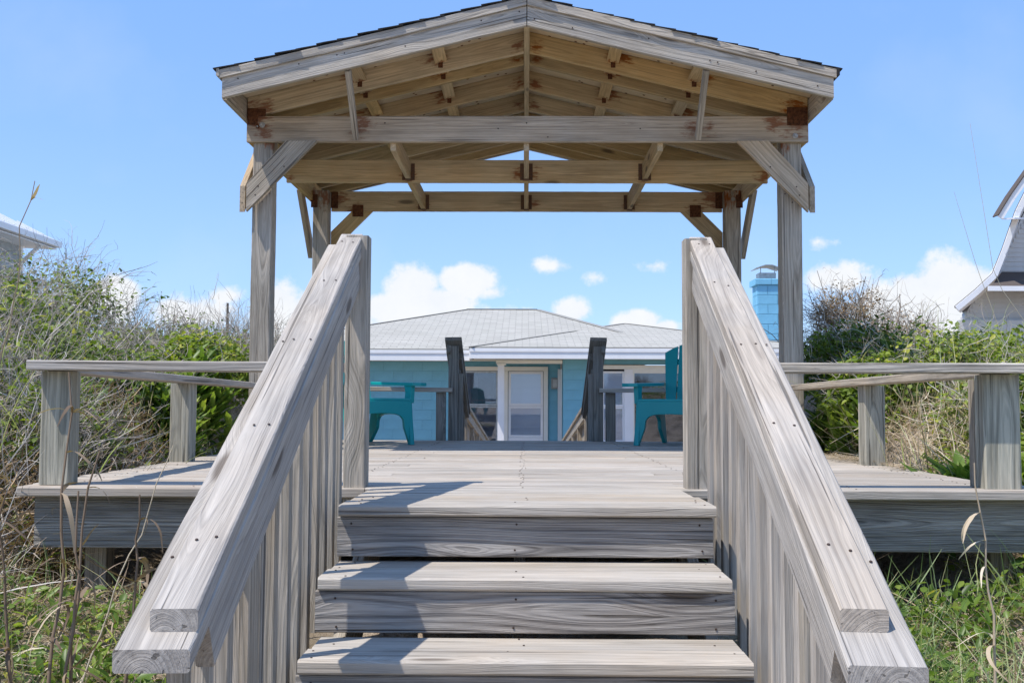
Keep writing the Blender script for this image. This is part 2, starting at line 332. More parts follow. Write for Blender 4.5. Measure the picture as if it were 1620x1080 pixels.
def glass_mat():
    m, t, p, out = newmat('window_glass'); g = N(t); t.nodes.remove(p); gl = g.n('ShaderNodeBsdfGlossy'); gl.inputs['Roughness'].default_value = .02
    gl.inputs['Color'].default_value = (.85, .9, 1, 1); tr = g.n('ShaderNodeBsdfTransparent'); tr.inputs[0].default_value = (.93, .95, .97, 1); fr = g.n('ShaderNodeFresnel'); fr.inputs[0].default_value = 1.6
    mx = g.n('ShaderNodeMixShader'); g.l(g.m('ADD', g.m('MULTIPLY', fr.outputs[0], .8), .06), mx.inputs[0]); g.l(tr.outputs[0], mx.inputs[1]); g.l(gl.outputs[0], mx.inputs[2]); g.l(mx.outputs[0], out.inputs[0]); return m
GLASS = glass_mat()
def ground_mat():
    m, t, p, out = newmat('sandy_ground'); g = N(t); P = g.n('ShaderNodeTexCoord').outputs['Object']
    a = g.noise(P, 1.4, 5, .6); b = g.noise(P, 14, 5, .7); c = g.noise(P, 120, 3, .6)
    col = g.mix(g.mr(b, .35, .65), (.36, .28, .21), (.56, .47, .37)); col = g.mix(g.mr(a, .45, .62, 0, .6), col, (.10, .085, .05)); col = g.mix(g.mr(c, .3, .7, 0, .6), col, (.6, .58, .55), 'MULTIPLY')
    g.l(col, p.inputs['Base Color']); p.inputs['Roughness'].default_value = .98; p.inputs['Specular IOR Level'].default_value = .1
    bu = g.n('ShaderNodeBump'); bu.inputs['Strength'].default_value = 1; bu.inputs['Distance'].default_value = .03; g.l(g.m('ADD', b, g.m('MULTIPLY', c, .3)), bu.inputs['Height']); g.l(bu.outputs[0], p.inputs['Normal']); return m
GROUND = ground_mat()
LEAFG = foliage('green_leaf', [(0, (.045, .075, .015)), (1, (.50, .48, .09)), (.45, (.15, .22, .032)), (.8, (.31, .38, .06))])
BROAD = foliage('broad_leaf', [(0, (.05, .10, .02)), (1, (.52, .50, .13)), (.5, (.15, .24, .045)), (.8, (.28, .36, .08))], .4, .4)
GRASSG = foliage('green_blade', [(0, (.12, .20, .07)), (1, (.66, .58, .38)), (.45, (.28, .38, .17)), (.7, (.48, .50, .27))], .3)
DRY = foliage('dry_straw', [(0, (.16, .11, .075)), (1, (.78, .70, .58)), (.4, (.40, .30, .21)), (.7, (.62, .52, .40))], .15, .7)
TWIG = foliage('grey_twig', [(0, (.15, .12, .10)), (1, (.72, .67, .61)), (.5, (.46, .41, .365))], 0, .85)
BROWNL = foliage('brown_dead_leaf', [(0, (.13, .08, .045)), (1, (.46, .34, .22)), (.5, (.28, .19, .11))], .15, .8)

# ------------------------------------------------------------------ terrain
def sm(a, b, x): t = np.clip((x - a) / (b - a), 0, 1); return t * t * (3 - 2 * t)
YC = [-50, 0, 1.2, 2.5, 4, 9.4, 11, 14, 20, 5000]; ZC = [-1.6, -1.5, -1.4, -1.05, -.50, -.56, -.9, -1.2, -1.9, -1.9]
YS = [-50, 0, 1.2, 2.5, 4, 5.2, 6.2, 7.5, 9.5, 12, 17, 22, 5000]; ZSL = [-1.6, -1.45, -1.3, -.95, -.36, -.05, .12, .42, .62, .5, -.7, -1.9, -1.9]
def gz(x, y):
    x = np.asarray(x, float); y = np.asarray(y, float)
    zc = np.interp(y, YC, ZC); zs = np.interp(y, YS, ZSL)
    s = sm(1.80, 2.45, np.abs(x)); s = np.where(y > 9.6, sm(1.2, 3.4, np.abs(x)), s)
    far = 1 - sm(12, 22, y); s2 = sm(2.6, 6, np.abs(x))
    z = zc * (1 - s) + zs * s + s2 * .45 * far * sm(3, 7, y) * np.where(x < 0, 1, .45)
    out = sm(9, 16, np.abs(x)); z = z * (1 - out) + (-1.6) * out * 1.0
    b = .035 * np.sin(x * 5.1 + 1) * np.sin(y * 4.3) + .02 * np.sin(x * 11 + y * 9)
    return z + b * np.where(np.hypot(x, y) < 40, 1, 0)
def axis_pts(c, fine, n, far):
    a = np.linspace(c - fine, c + fine, n); k = np.array([1.15, 1.5, 2.2, 4, 9, 25, 80]) 
    return np.concatenate([(c - fine * k[::-1] * 1.0), a, (c + fine * k)])
gx = axis_pts(0, 8, 161, 1); gy = axis_pts(9, 12, 221, 1)
X, Y = np.meshgrid(gx, gy); Z = gz(X, Y); nx, ny = len(gx), len(gy)
idx = np.arange(nx * ny).reshape(ny, nx); Fq = np.stack([idx[:-1, :-1], idx[:-1, 1:], idx[1:, 1:], idx[1:, :-1]], -1).reshape(-1, 4)
tag(link('sandy_ground', npmesh('sandy_ground', np.stack([X, Y, Z], -1), Fq, GROUND, smooth=True)), kind='structure')

# ------------------------------------------------------------------ deck
dk = thing('wooden_deck', (0, 7, 0), 'pale weathered plank deck raised over the sand under the open gazebo', 'deck')
y = 4.06; row = 0
while y < 9.42:
    cuts = [-1.99 + random.uniform(-.012, .012), [-.62, .61, -1.22, 1.2, 0][row % 5] + random.uniform(-.01, .01), 1.99 + random.uniform(-.012, .012)]
    for i in range(2):
        dz = random.uniform(-.0025, .0015)
        board('deck_board', (cuts[i] + .0015, y + .07, -.019 + dz), (cuts[i + 1] - .0015, y + .07, -.019 + dz), .139, .038, DECKW, dk, n=6, wob=.0015, ch=.005, key=(row * 2 + i) % 9)
    y += .1455 + random.uniform(-.0015, .0015); row += 1
for sx in (-1, 1):
    board('side_rim_board', (1.93 * sx, 4.16, -.145), (1.93 * sx, 9.4, -.145), .184, .038, RIMW, dk, up=(1, 0, 0), n=8)
board('front_rim_board', (-1.945, 4.135, -.143), (-.72, 4.135, -.143), .205, .038, RIMW, dk, up=(0, 1, 0), n=8, wob=.002)
board('front_rim_board', (.72, 4.135, -.143), (2.4, 4.135, -.143), .205, .038, RIMW, dk, up=(0, 1, 0), n=8, wob=.002)
board('rear_rim_board', (-1.91, 9.4, -.143), (1.91, 9.4, -.143), .184, .038, RIMW, dk, up=(0, 1, 0))
board('deck_extension_board', (1.99, 4.13, -.019), (2.42, 4.13, -.019), .139, .038, DECKW, dk)
board('deck_extension_board', (1.99, 4.275, -.019), (2.42, 4.275, -.019), .139, .038, DECKW, dk)
for x in (-1.3, -.75, 0, .75, 1.3):
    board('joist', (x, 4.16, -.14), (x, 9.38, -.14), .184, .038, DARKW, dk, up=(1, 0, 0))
for x in (-1.78, 1.95):
    board('support_post', (x, 4.36, -.9), (x, 4.36, -.045), .089, .089, POSTW, dk, up=(0, 1, 0))
for x in (-1.8, 1.8):
    for yy in (6.6, 9.2): board('support_post', (x, yy, -.9), (x, yy, -.045), .14, .14, POSTW, dk, up=(0, 1, 0))
npts = []
for yy in np.arange(4.1, 9.3, .1455):
    for x in (-1.85, -1.3, -.75, -.02, .75, 1.3, 1.85):
        for q in (0, .085):
            if random.random() < .8: npts.append(((x + random.uniform(-.012, .012), yy + q, .0005), (0, 0, 1)))
nails(dk, npts, .004)

# ------------------------------------------------------------------ staircase
stt = thing('front_staircase', (0, 2.4, -1.3), 'bleached wooden staircase climbing from the camera up to the deck', 'stairs')
TR = [(3.37, 0.0, 1.22, .005), (3.09, -.186, 1.222, -.002), (2.81, -.360, 1.218, .0), (2.52, -.55, 1.22, 0), (2.24, -.745, 1.22, 0), (1.96, -.93, 1.22, 0), (1.68, -1.12, 1.22, 0)]
for i, (yf, z, w, xo) in enumerate(TR):
    dep = [.178, .172, .148][min(i, 2)]
    nb = 2
    for b in range(nb):
        ya = yf + dep * b
        board('tread_board', (-w / 2 + xo + (.0 if b == 0 else .008), ya + dep / 2, z - .019), (w / 2 + xo, ya + dep / 2, z - .019 + random.uniform(-.002, .002)), dep - .004, .038 if i else .036, TREADW, stt, n=8, wob=.002, ch=.006, key=(i, b))
    if i == 0:
        for b in range(3):
            board('tread_board', (-.60, 3.79 + .118 * b, -.0195), (.60, 3.79 + .118 * b, -.0195), .114, .036, TREADW, stt, n=6, wob=.0015, ch=.005, key=(i, b + 5))
    ry = [3.395, 3.103, 2.826, 2.55, 2.27, 1.99, 1.71][i]; rt_ = z - .041; rb = z - [.168, .163, .163][min(i, 2)]
    rw = [1.215, 1.236, 1.225][min(i, 2)]
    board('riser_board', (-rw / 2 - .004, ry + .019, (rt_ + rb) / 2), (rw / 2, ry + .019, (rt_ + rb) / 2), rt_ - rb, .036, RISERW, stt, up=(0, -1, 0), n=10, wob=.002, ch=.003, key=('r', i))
for x in (-.585, -.02, .585):
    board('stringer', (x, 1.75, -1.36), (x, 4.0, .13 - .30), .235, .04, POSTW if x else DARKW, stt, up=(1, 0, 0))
npts = []
for i, (yf, z, w, xo) in enumerate(TR[:4]):
    for x in (-.56, -.02, .56):
        for q in (.04, .12, .20, .28):
            if random.random() < .8: npts.append(((x + random.uniform(-.03, .03), yf + q + random.uniform(-.015, .015), z + .0005), (0, 0, 1)))
    ry = [3.395, 3.103, 2.826, 2.55][i]
    for x in (-.565, -.03, .57):
        for dz in (-.062, -.145): npts.append(((x + random.uniform(-.01, .01), ry, z + dz), (0, -1, 0)))
nails(stt, npts, .0036)

# ------------------------------------------------------------------ front handrails
def front_rail(side, label):
    s = side
    r = thing('stair_handrail', (.67 * s, 4.1, 0), label, 'handrail', 'handrails beside the front stairs')
    near = 1.89 if s < 0 else 1.862; far = 4.10; top_ = .634 if s < 0 else .624
    hz = lambda yy: EYE + (-.452 + (yy - 1.87) * ((top_ + .452) / (4.11 - 1.87)))   # lower cap top
    xin = lambda yy: (.603 + (yy - 1.88) * (.051 / 2.2)) if s < 0 else (.579 + (yy - 1.88) * (.071 / 2.2))   # inner edge of caps
    sl_ = (hz(4) - hz(2)) / 2
    inv = -sl_
    def pt(yy, off, dz): return ((xin(yy) + off) * s, yy, hz(yy) + dz)
    c = math.sqrt(1 + sl_ * sl_)
    board('cap_board', pt(near, .07 if s < 0 else .060, -.019 * c), pt(far + .02, .07, -.019 * c), .14, .038, RAILW, r, up=(0, -sl_, 1), n=14, wob=.003, ch=.004, c0=sl_, c1=sl_, key=s)
    board('grab_board', pt(near + (.045 if s < 0 else .085), .0445, .019 * c), pt(far + .02, .0445, .019 * c), .089, .0378, RAILW, r, up=(0, -sl_, 1), n=14, wob=.0025, ch=.004, c0=sl_, c1=sl_, key=s + 5)
    # rail on edge below
    board('under_rail', pt(near + .16, .024, -.038 * c - .056 * c), pt(far - .03, .024, -.038 * c - .056 * c), .110, .037, RAILW, r, up=(s, 0, 0), n=8, wob=.001, ch=.004, key=s + 9)
    # newel post at deck and bottom
    board('newel_post', (.672 * s, 4.125, -.16), (.672 * s, 4.125, hz(4.1) + .040), .089, .089, POSTW, r, up=(0, -1, 0), n=6, wob=.001, ch=.006, key=s)
    board('newel_post', (.69 * s, 2.5, -1.35), (.69 * s, 2.5, hz(2.5) - .06), .089, .089, POSTW, r, up=(0, -1, 0), n=2, key=s + 2)
    yy = 2.03; k = 0
    while yy < 4.02:
        if True:
            xb = .641 + (.008 if k % 3 else 0) * random.random()
            zt = hz(yy) - .05; zb = max(-1.5, -.50 - (3.5 - min(yy, 3.4)) * .66)
            if yy > 3.4: zb = -.42
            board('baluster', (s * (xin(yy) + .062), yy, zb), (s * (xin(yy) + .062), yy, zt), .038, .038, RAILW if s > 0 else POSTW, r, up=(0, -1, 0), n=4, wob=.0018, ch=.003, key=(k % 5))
        yy += .158 + random.uniform(-.004, .004); k += 1
    # nail dimples
    pts = []; nn = (0, -sl_, 1)
    for yy in (2.13, 2.62, 3.12, 3.6, 4.03):
        for off in (.024, .066):
            p = pt(yy + random.uniform(-.02, .02), off + random.uniform(-.006, .006), .038 * c + .001); pts.append((p, nn))
    pts.append((pt(2.15, .118, .001), nn)); pts.append((pt(3.2, .12, .001), nn))
    nails(r, pts, .0038)
    return r
front_rail(-1, 'left stair handrail of thick bleached boards with its inner side in shade')
front_rail(1, 'right stair handrail of thick bleached boards with its inner balusters in full sun')

# ------------------------------------------------------------------ low deck railings
def low_rail(s, label):
    r = thing('low_deck_railing', (1.885 * s, 4.2, 0), label, 'railing', 'low railings round the deck')
    zt = .494
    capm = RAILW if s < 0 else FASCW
    board('cap_board', (1.975 * s, 4.14, zt - .019), (.735 * s, 4.14, zt - .022), .14, .039, capm, r, n=8, wob=.002, ch=.004)
    board('cap_board', (1.895 * s, 4.214, zt - .03), (1.885 * s, 7.19, zt - .045), .12, .038, capm, r, n=8, wob=.003, ch=.004)
    if s < 0:
        board('railing_post', (-1.885, 4.185, 0), (-1.885, 4.185, zt - .042), .125, .089, GREENPOST, r, up=(0, -1, 0), n=4, wob=.001, ch=.008)
    else:
        board('railing_post', (1.89, 4.19, 0), (1.89, 4.19, zt - .042), .145, .089, GREENPOST, r, up=(0, -1, 0), n=4, wob=.001, ch=.006)
        board('post_backing_board', (1.845, 4.262, 0), (1.845, 4.262, zt - .06), .06, .05, POSTW, r, up=(0, -1, 0))
    board('railing_post', (1.93 * s, 5.83, -.02), (1.93 * s, 5.83, zt - .056), .115, .115, GREENPOST, r, up=(0, -1, 0), n=4, wob=.003, ch=.008)
    board('cap_board', (1.80 * s, 9.36, .466), (.66 * s, 9.36, .456), .14, .038, capm, r, n=3, ch=.004)
    board('railing_post', (.765 * s, 9.38, 0), (.765 * s, 9.38, .436), .089, .04, DARKW, r, up=(0, -1, 0))
low_rail(-1, 'left low railing of grey cap boards on posts, the vine thicket behind it')
low_rail(1, 'right low railing with a knotty grey cap board on a broad double post')

# ------------------------------------------------------------------ gazebo
gz_ = thing('gazebo', (0, 8.3, 0), 'open wooden gazebo with a low black shingled gable roof and rusty brackets', 'gazebo')
E = EYE
YF, YM, YR = 7.20, 8.2, 9.44
HB, HT = E + 1.845, E + 2.030
# posts
for s in (-1, 1):
    board('corner_post', (1.868 * s, YF + .108, 0), (1.868 * s, YF + .108, HT - .002), .14, .14, POSTW, gz_, up=(0, -1, 0), n=10, wob=.003, ch=.006, rustpts=[(1.8 * s, YF + .04, HB, .12)])
    board('corner_post', (1.868 * s, 9.37, 0), (1.868 * s, 9.37, HT - .09), .14, .14, POSTW, gz_, up=(0, -1, 0), n=6, ch=.006, rustpts=[(1.80 * s, 9.3, HT - .16, .2), (1.93 * s, 9.3, HT - .14, .15)])
# front beam
board('front_beam', (-1.978, YF + .019, (HB + HT) / 2), (1.978, YF + .019, (HB + HT) / 2), .184, .038, BEAMW, gz_, up=(0, -1, 0), wob=.002,
      rustpts=[(-1.93, YF, HT, .24), (-1.85, YF, HB + .06, .12), (1.93, YF, HT - .01, .3), (1.75, YF, HT - .05, .15), (-1.16, YF, HT - .05, .16), (-1.2, YF, HB + .05, .1), (1.16, YF, HB + .09, .13), (1.3, YF, HT - .08, .1)])
board('middle_beam', (-1.925, YM + .019, E + 1.865), (1.925, YM + .019, E + 1.862), .182, .038, UNDERW, gz_, up=(0, -1, 0), n=6, wob=.002,
      rustpts=[(1.9, YM, E + 1.82, .13), (0.05, YM, E + 1.85, .12), (-.05, YM, E + 1.85, .12), (.95, YM, E + 1.82, .12), (-.95, YM, E + 1.82, .12), (-1.9, YM, E + 1.82, .1)])
board('rear_beam', (-1.796, YR + .019, E + 1.865), (1.796, YR + .019, E + 1.862), .184, .038, UNDERW, gz_, up=(0, -1, 0), n=6, wob=.002,
      rustpts=[(-1.74, YR, E + 1.9, .2), (1.74, YR, E + 1.9, .24), (0.05, YR, E + 1.85, .13), (.95, YR, E + 1.82, .15), (-.95, YR, E + 1.82, .1), (-1.6, YR, E + 1.78, .15), (1.55, YR, E + 1.78, .15)])
for s in (-1, 1):
    board('side_beam', (1.958 * s, YF + .04, (HB + HT) / 2), (1.958 * s, 9.95, (HB + HT) / 2), .184, .038, UNDERW, gz_, up=(s, 0, 0), n=4,
          rustpts=[(1.94 * s, 9.35, HB + .05, .2)])
# ceiling joists running front to back
for x in (-.945, 0, .945):
    board('ceiling_joist', (x, YF + .04, E + 1.862), (x, YM - .001, E + 1.862), .14, .038, UNDERW, gz_, up=(1, 0, 0))
    board('ceiling_joist', (x, YM + .039, E + 1.855), (x, YR - .001, E + 1.855), .14, .038, UNDERW, gz_, up=(1, 0, 0))
    for yy in (YM, YR):
        for q in (-1, 1):
            b = box('joist_hanger', x + (.0205 if q > 0 else -.0505), x + (.0505 if q > 0 else -.0205), yy - .004, yy - .0005, E + 1.79, E + 1.925, HANG, gz_, ch=.001)
        box('joist_hanger', x - .024, x + .024, yy - .06, yy - .0005, E + (1.786 if yy == YM else 1.779), E + (1.789 if yy == YM else 1.782), HANG, gz_, ch=.001)
# rafters; underside line: z = zr - .24*|x|
PK = .242; sc_ = math.sqrt(1 + PK * PK)
def zun(x): return E + 2.494 - PK * abs(x)
RH = .143
raf = [7.2, 7.46, 8.06, 8.66, 9.24, 9.62, 9.93]
for i, yy in enumerate(raf):
    for s in (-1, 1):
        a = (.021 * s, yy + .019, zun(.021) + RH / 2 * sc_); b = (1.975 * s, yy + .019, zun(1.975) + RH / 2 * sc_)
        rp = [(.07 * s, yy, zun(.1) + .06, .1)]
        if i < 3: rp.append((.66 * s, yy, zun(.66) + .13, .17)); rp.append((1.25 * s, yy, zun(1.25) + .13, .14))
        if i == 0: rp.append((1.9 * s, yy, zun(1.9) + .04, .2))
        board('rafter', a, b, RH, .038, UNDERW, gz_, up=(0, -1, 0), w0=-PK * s, w1=-PK * s, rustpts=rp if i < 5 else None, n=4, wob=.002)
# ridge beam
board('ridge_beam', (0, 6.715, E + 2.60), (0, 10.0, E + 2.60), .22, .038, UNDERW, gz_, up=(1, 0, 0), n=3)
# blocking
for i in range(-1, 4):
    ya = 6.75 if i < 0 else raf[i] + .038; yb = raf[i + 1]
    if yb - ya < .1: continue
    for s in (-1, 1):
        for x in (.61, 1.18):
            zz = zun(x) + RH * sc_ - .062
            board('blocking', (x * s, ya + .001, zz), (x * s, yb - .001, zz), .089, .038, UNDERW, gz_, up=(PK * s, 0, 1), rustpts=[(x * s, yb, zz - .01, .1)])
            box('rusty_clip', x * s - .016, x * s + .016, yb - .006, yb - .001, zz - .056, zz - .006, RUST, gz_, ch=.001)
# roof sheathing, shingles
ZT = RH * sc_ + .001
for s in (-1, 1):
    for (a, b) in ((6.70, 8.40), (8.403, 10.06)):
        m, L = frame((.0 * s, (a + b) / 2, zun(0) + ZT + .008), (2.0 * s, (a + b) / 2, zun(2.0) + ZT + .008), (0, 0, 1))
        link('sheathing_panel', board_mesh(L, b - a, .014, PLY, ch=.002), gz_, m)
    npt = []
    for k in range(230):
        x = random.choice([.2, .33, .45, .75, .9, 1.05, 1.35, 1.5, 1.7]) + random.gauss(0, .035); yy = random.uniform(6.75, 9.9); npt.append(((x * s, yy, zun(x) + ZT + .0005), (-PK * s, 0, -1)))
    nails(gz_, npt, .011, RUST, 'protruding_nails')
    nrow = 15
    for k in range(nrow):
        x0 = .0 + k * 2.03 / nrow; x1 = x0 + .165
        f0 = 6.662 + random.uniform(-.016, .010)
        zo = ZT + .037
        lift = .001
        cx = (x0 + x1) / 2
        m, L = frame((x0 * s, (f0 + 10.09) / 2, zun(x0) + zo + .001), (x1 * s, (f0 + 10.09) / 2, zun(x1) + zo + .011 + lift), (0, 0, 1))
        n_ = link('shingle_course', board_mesh(L, 10.09 - f0, .008, ASPH, ch=.001, n=3, wob=.003, key=k * 3 + s), gz_, m)
    for k in range(0):
        pass
for k in range(12):
    yy = 6.64 + k * .29; board('ridge_cap_shingle', (0 - .16, yy + .15, zun(0) + ZT + .034), (0, yy + .15, zun(0) + ZT + .062), .31, .007, ASPH, gz_)
    board('ridge_cap_shingle', (0, yy + .15, zun(0) + ZT + .063), (.16, yy + .15, zun(0) + ZT + .034), .31, .007, ASPH, gz_)
# rake fascia (front + rear), each side in one board with a narrow top trim
for (yy, q) in ((6.70, -1), (10.01, 1)):
    for s in (-1, 1):
        hz0 = .152
        a = (.003 * s, yy, zun(.003) - .004 + hz0 / 2 * sc_); b = (2.005 * s, yy, zun(2.005) - .004 + hz0 / 2 * sc_)
        # mitre at the peak (plumb) and plumb at the eave
        wsh = PK if s > 0 else -PK
        ww = -wsh if q < 0 else wsh
        ob = board('rake_fascia', a, b, hz0, .036, FASCW, gz_, up=(0, -1, 0), n=10, wob=.003, ch=.004, w0=-PK * s, w1=-PK * s)
        a2 = (.003 * s, yy - .024 * (-q), zun(.003) + .156); b2 = (2.02 * s, yy - .024 * (-q), zun(2.02) + .156)
        board('rake_trim', a2, b2, .056, .024 if q else .02, FASCW, gz_, up=(0, -1, 0), n=14, wob=.004, ch=.003, w0=-PK * s, w1=-PK * s)
for s in (-1, 1):
    board('eave_board', (1.998 * s, 6.73, zun(1.985) + .064), (1.998 * s, 9.99, zun(1.985) + .064), .145, .034, FASCW, gz_, up=(s, 0, 0), n=4, ch=.003)
    board('drip_edge', (2.03 * s, 6.66, zun(2.03) + .168), (2.03 * s, 10.05, zun(2.03) + .168), .05, .02, ASPH if s > 0 else FASCW, gz_, up=(s, 0, 0), n=8, wob=.006)
# struts from fascia down to front beam
for s in (-1, 1):
    board('gable_strut', (1.185 * s, 6.735, E + 2.215), (1.20 * s, YF - .03, E + 1.868), .060, .037, FASCW, gz_, up=(1, 0, 0))
    # knee braces in the front plane (2x6 on the faces)
    zt = HB - .001
    pts = [(-1.472, zt), (-1.69, zt), (-1.962, E + 1.545), (-1.962, E + 1.345)]
    m, L = frame((-1.962 * -s if False else 1.94 * s, YF - .0, E + 1.42), (1.545 * s, YF, zt), (0, -1, 0))
    pl = [((x * -s), z) for x, z in pts]
    # build in board space so the grain follows the brace
    mi = m.inverted(); loc = [mi @ Vector((x, YF, z)) for x, z in pl]
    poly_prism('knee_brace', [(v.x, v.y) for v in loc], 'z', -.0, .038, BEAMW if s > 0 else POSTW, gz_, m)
    # side knee braces outside the posts
    for (y0, y1, zt2) in ((7.20, 7.72, 1), (9.51, 8.93, 0)):
        d = 1 if y1 > y0 else -1
        pl = [(y0, E + 1.345), (y0, E + 1.53), (y0 + d * .36, HB + .03), (y0 + d * .53, HB + .03)]
        m, L = frame((1.98 * s, y0, E + 1.43), (1.98 * s, y0 + d * .45, HB), (s, 0, 0))
        mi = m.inverted(); loc = [mi @ Vector((1.94 * s, a, b)) for a, b in pl]
        poly_prism('knee_brace', [(v.x, v.y) for v in loc], 'z', .001 - .04 * 0, .038, BEAMW, gz_, Matrix.Translation((0, 0, 0)) @ m)
    # rear cross braces
    m, L = frame((1.80 * s, YR - .002, E + 1.36), (1.36 * s, YR - .002, E + 1.77), (0, -1, 0))
    pl = [(-1.797 * -s, E + 1.39), (-1.416 * -s, E + 1.772), (-1.606 * -s, E + 1.772), (-1.797 * -s, E + 1.58)]
    m, L = frame((1.797 * s, YR, E + 1.45), (1.50 * s, YR, E + 1.75), (0, -1, 0)); mi = m.inverted(); loc = [mi @ Vector((x, YR, z)) for x, z in pl]
    poly_prism('knee_brace', [(v.x, v.y) for v in loc], 'z', -.034, .004, UNDERW, gz_, m)
    box('rusty_plate', 1.55 * s - .05, 1.55 * s + .05, YR - .010, YR - .0045, E + 1.72, E + 1.83, RUST, gz_, ch=.001)
    box('rusty_plate', 1.77 * s - .035, 1.77 * s + .035, YR - .008, YR - .001, E + 1.80, E + 1.95, RUST, gz_, ch=.001)
    box('rusty_plate', 1.925 * s - .03, 1.925 * s + .03, 9.293, 9.299, E + 1.78, E + 1.90, RUST, gz_, ch=.001)
# rusty tie plates at the front beam ends
box('rusty_plate', -1.974, -1.90, YF - .005, YF - .001, E + 1.965, E + 2.085, RUST, gz_, ch=.001)
box('rusty_plate', 1.83, 1.972, YF - .005, YF - .001, E + 1.962, E + 2.092, RUST, gz_, ch=.001)
box('rusty_plate', -1.905, -1.845, YF - .004, YF - .001, E + 2.03, E + 2.08, RUST, gz_, ch=.001)
def disc(name, c, r, d, mat, par, n=14, axis=Vector((0, -1, 0))):
    t = axis.orthogonal().normalized(); b = axis.cross(t); c = Vector(c); vs = []
    for k, (rr, h) in enumerate(((r, 0), (r, d * .7), (r * .85, d))):
        for i in range(n): a = i * math.tau / n; vs.append(c + (t * math.cos(a) + b * math.sin(a)) * rr + axis * h)
    fs = [(k * n + i, k * n + (i + 1) % n, (k + 1) * n + (i + 1) % n, (k + 1) * n + i) for k in range(2) for i in range(n)] + [tuple(2 * n + i for i in range(n))]
    return link(name, mesh(name, vs, fs, mat), par)
for (x, z, r) in ((-1.868, 1.965, .02), (1.885, 1.888, .019), (-1.90, 1.952, .012)):
    disc('bolt', (x, YF - .001, E + z), r, .008, BOLT if r > .015 else RUST, gz_); disc('bolt', (x, YF - .009, E + z), r * .5, .01, BOLT, gz_)
for s in (-1, 1): disc('bolt', (1.87 * s, 9.299, E + 1.86), .018, .01, BOLT, gz_)
npts = []
for s in (-1, 1):
    for (x, z) in ((-1.90, 1.46), (-1.85, 1.41), (-1.80, 1.47), (-1.88, 1.52), (-1.70, 1.66)): npts.append(((x * -s, YF - .0385, E + z), (0, -1, 0)))
for x in (-1.0, -.2, 0, 0, .15, .8): npts.append(((x, YF - .0005, E + 1.88 + random.choice([0, .06, .1])), (0, -1, 0)))
for s in (-1, 1):
    for x in (.05, .3, .8, 1.2, 1.25, 1.5, 1.9): npts.append(((x * s, 6.681, zun(x) + random.choice([.05, .1])), (0, -1, 0)))
nails(gz_, npts, .0055)

# ------------------------------------------------------------------ rear steps and railings
rs = thing('rear_steps', (0, 9.7, -.6), 'grey wooden steps and walkway going down from the deck towards the blue house', 'stairs')
for i in range(5): board('tread_board', (-.6, 9.63 + .28 * i, -.19 * (i + 1) + .0), (.6, 9.63 + .28 * i, -.19 * (i + 1) + .0), .28, .038, DECKW, rs)
for i in range(46): board('walkway_board', (-.66, 11.1 + .19 * i, -.98 - .0085 * i * .9), (.66, 11.1 + .19 * i, -.98 - .0085 * i * .9), .184, .038, DECKW, rs)
def rear_rail(s, label):
    r = thing('rear_stair_handrail', (.62 * s, 9.4, 0), label, 'handrail', 'handrails behind the deck')
    top = .905
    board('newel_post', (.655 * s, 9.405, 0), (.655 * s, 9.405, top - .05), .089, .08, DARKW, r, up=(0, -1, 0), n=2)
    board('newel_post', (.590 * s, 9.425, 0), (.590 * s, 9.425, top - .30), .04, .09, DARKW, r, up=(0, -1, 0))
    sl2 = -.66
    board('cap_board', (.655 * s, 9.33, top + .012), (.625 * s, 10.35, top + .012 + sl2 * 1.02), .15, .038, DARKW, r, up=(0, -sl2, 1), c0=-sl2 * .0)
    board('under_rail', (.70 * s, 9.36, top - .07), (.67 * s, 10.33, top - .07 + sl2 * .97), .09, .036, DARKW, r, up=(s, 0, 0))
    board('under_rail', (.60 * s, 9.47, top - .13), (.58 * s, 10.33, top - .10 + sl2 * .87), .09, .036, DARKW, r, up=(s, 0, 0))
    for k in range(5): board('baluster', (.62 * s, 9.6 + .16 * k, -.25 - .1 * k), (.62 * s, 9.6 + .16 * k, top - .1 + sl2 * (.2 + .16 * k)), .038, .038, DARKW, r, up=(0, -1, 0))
    w = thing('walkway_railing', (.7 * s, 11.6, -.9), label.replace('dark grey', 'tan').replace('at the far deck edge', 'on the lower walkway behind the steps'), 'railing', 'railings along the lower walkway')
    za = lambda yy: .30 - (yy - 11.6) * .092
    x_ = .70 * s
    board('cap_board', (x_, 11.45, za(11.45)), (x_, 19.8, za(19.8)), .14, .04, POSTW, w, n=2)
    board('under_rail', (x_ - .03 * s, 11.5, za(11.5) - .075), (x_ - .03 * s, 19.8, za(19.8) - .075), .10, .036, POSTW, w, up=(s, 0, 0))
    for yy in np.arange(11.6, 20, 1.6): board('railing_post', (x_, yy, -1.9), (x_, yy, za(yy) - .02), .089, .089, POSTW, w, up=(0, -1, 0))
    for yy in np.arange(11.7, 19.7, .14): board('baluster', (x_ + .02 * s, yy, za(yy) - .85), (x_ + .02 * s, yy, za(yy) - .12), .088, .02, POSTW, w, up=(1, 0, 0))
rear_rail(-1, 'dark grey rear stair handrail at the far deck edge, left of the two')
rear_rail(1, 'dark grey rear stair handrail at the far deck edge, right of the two')

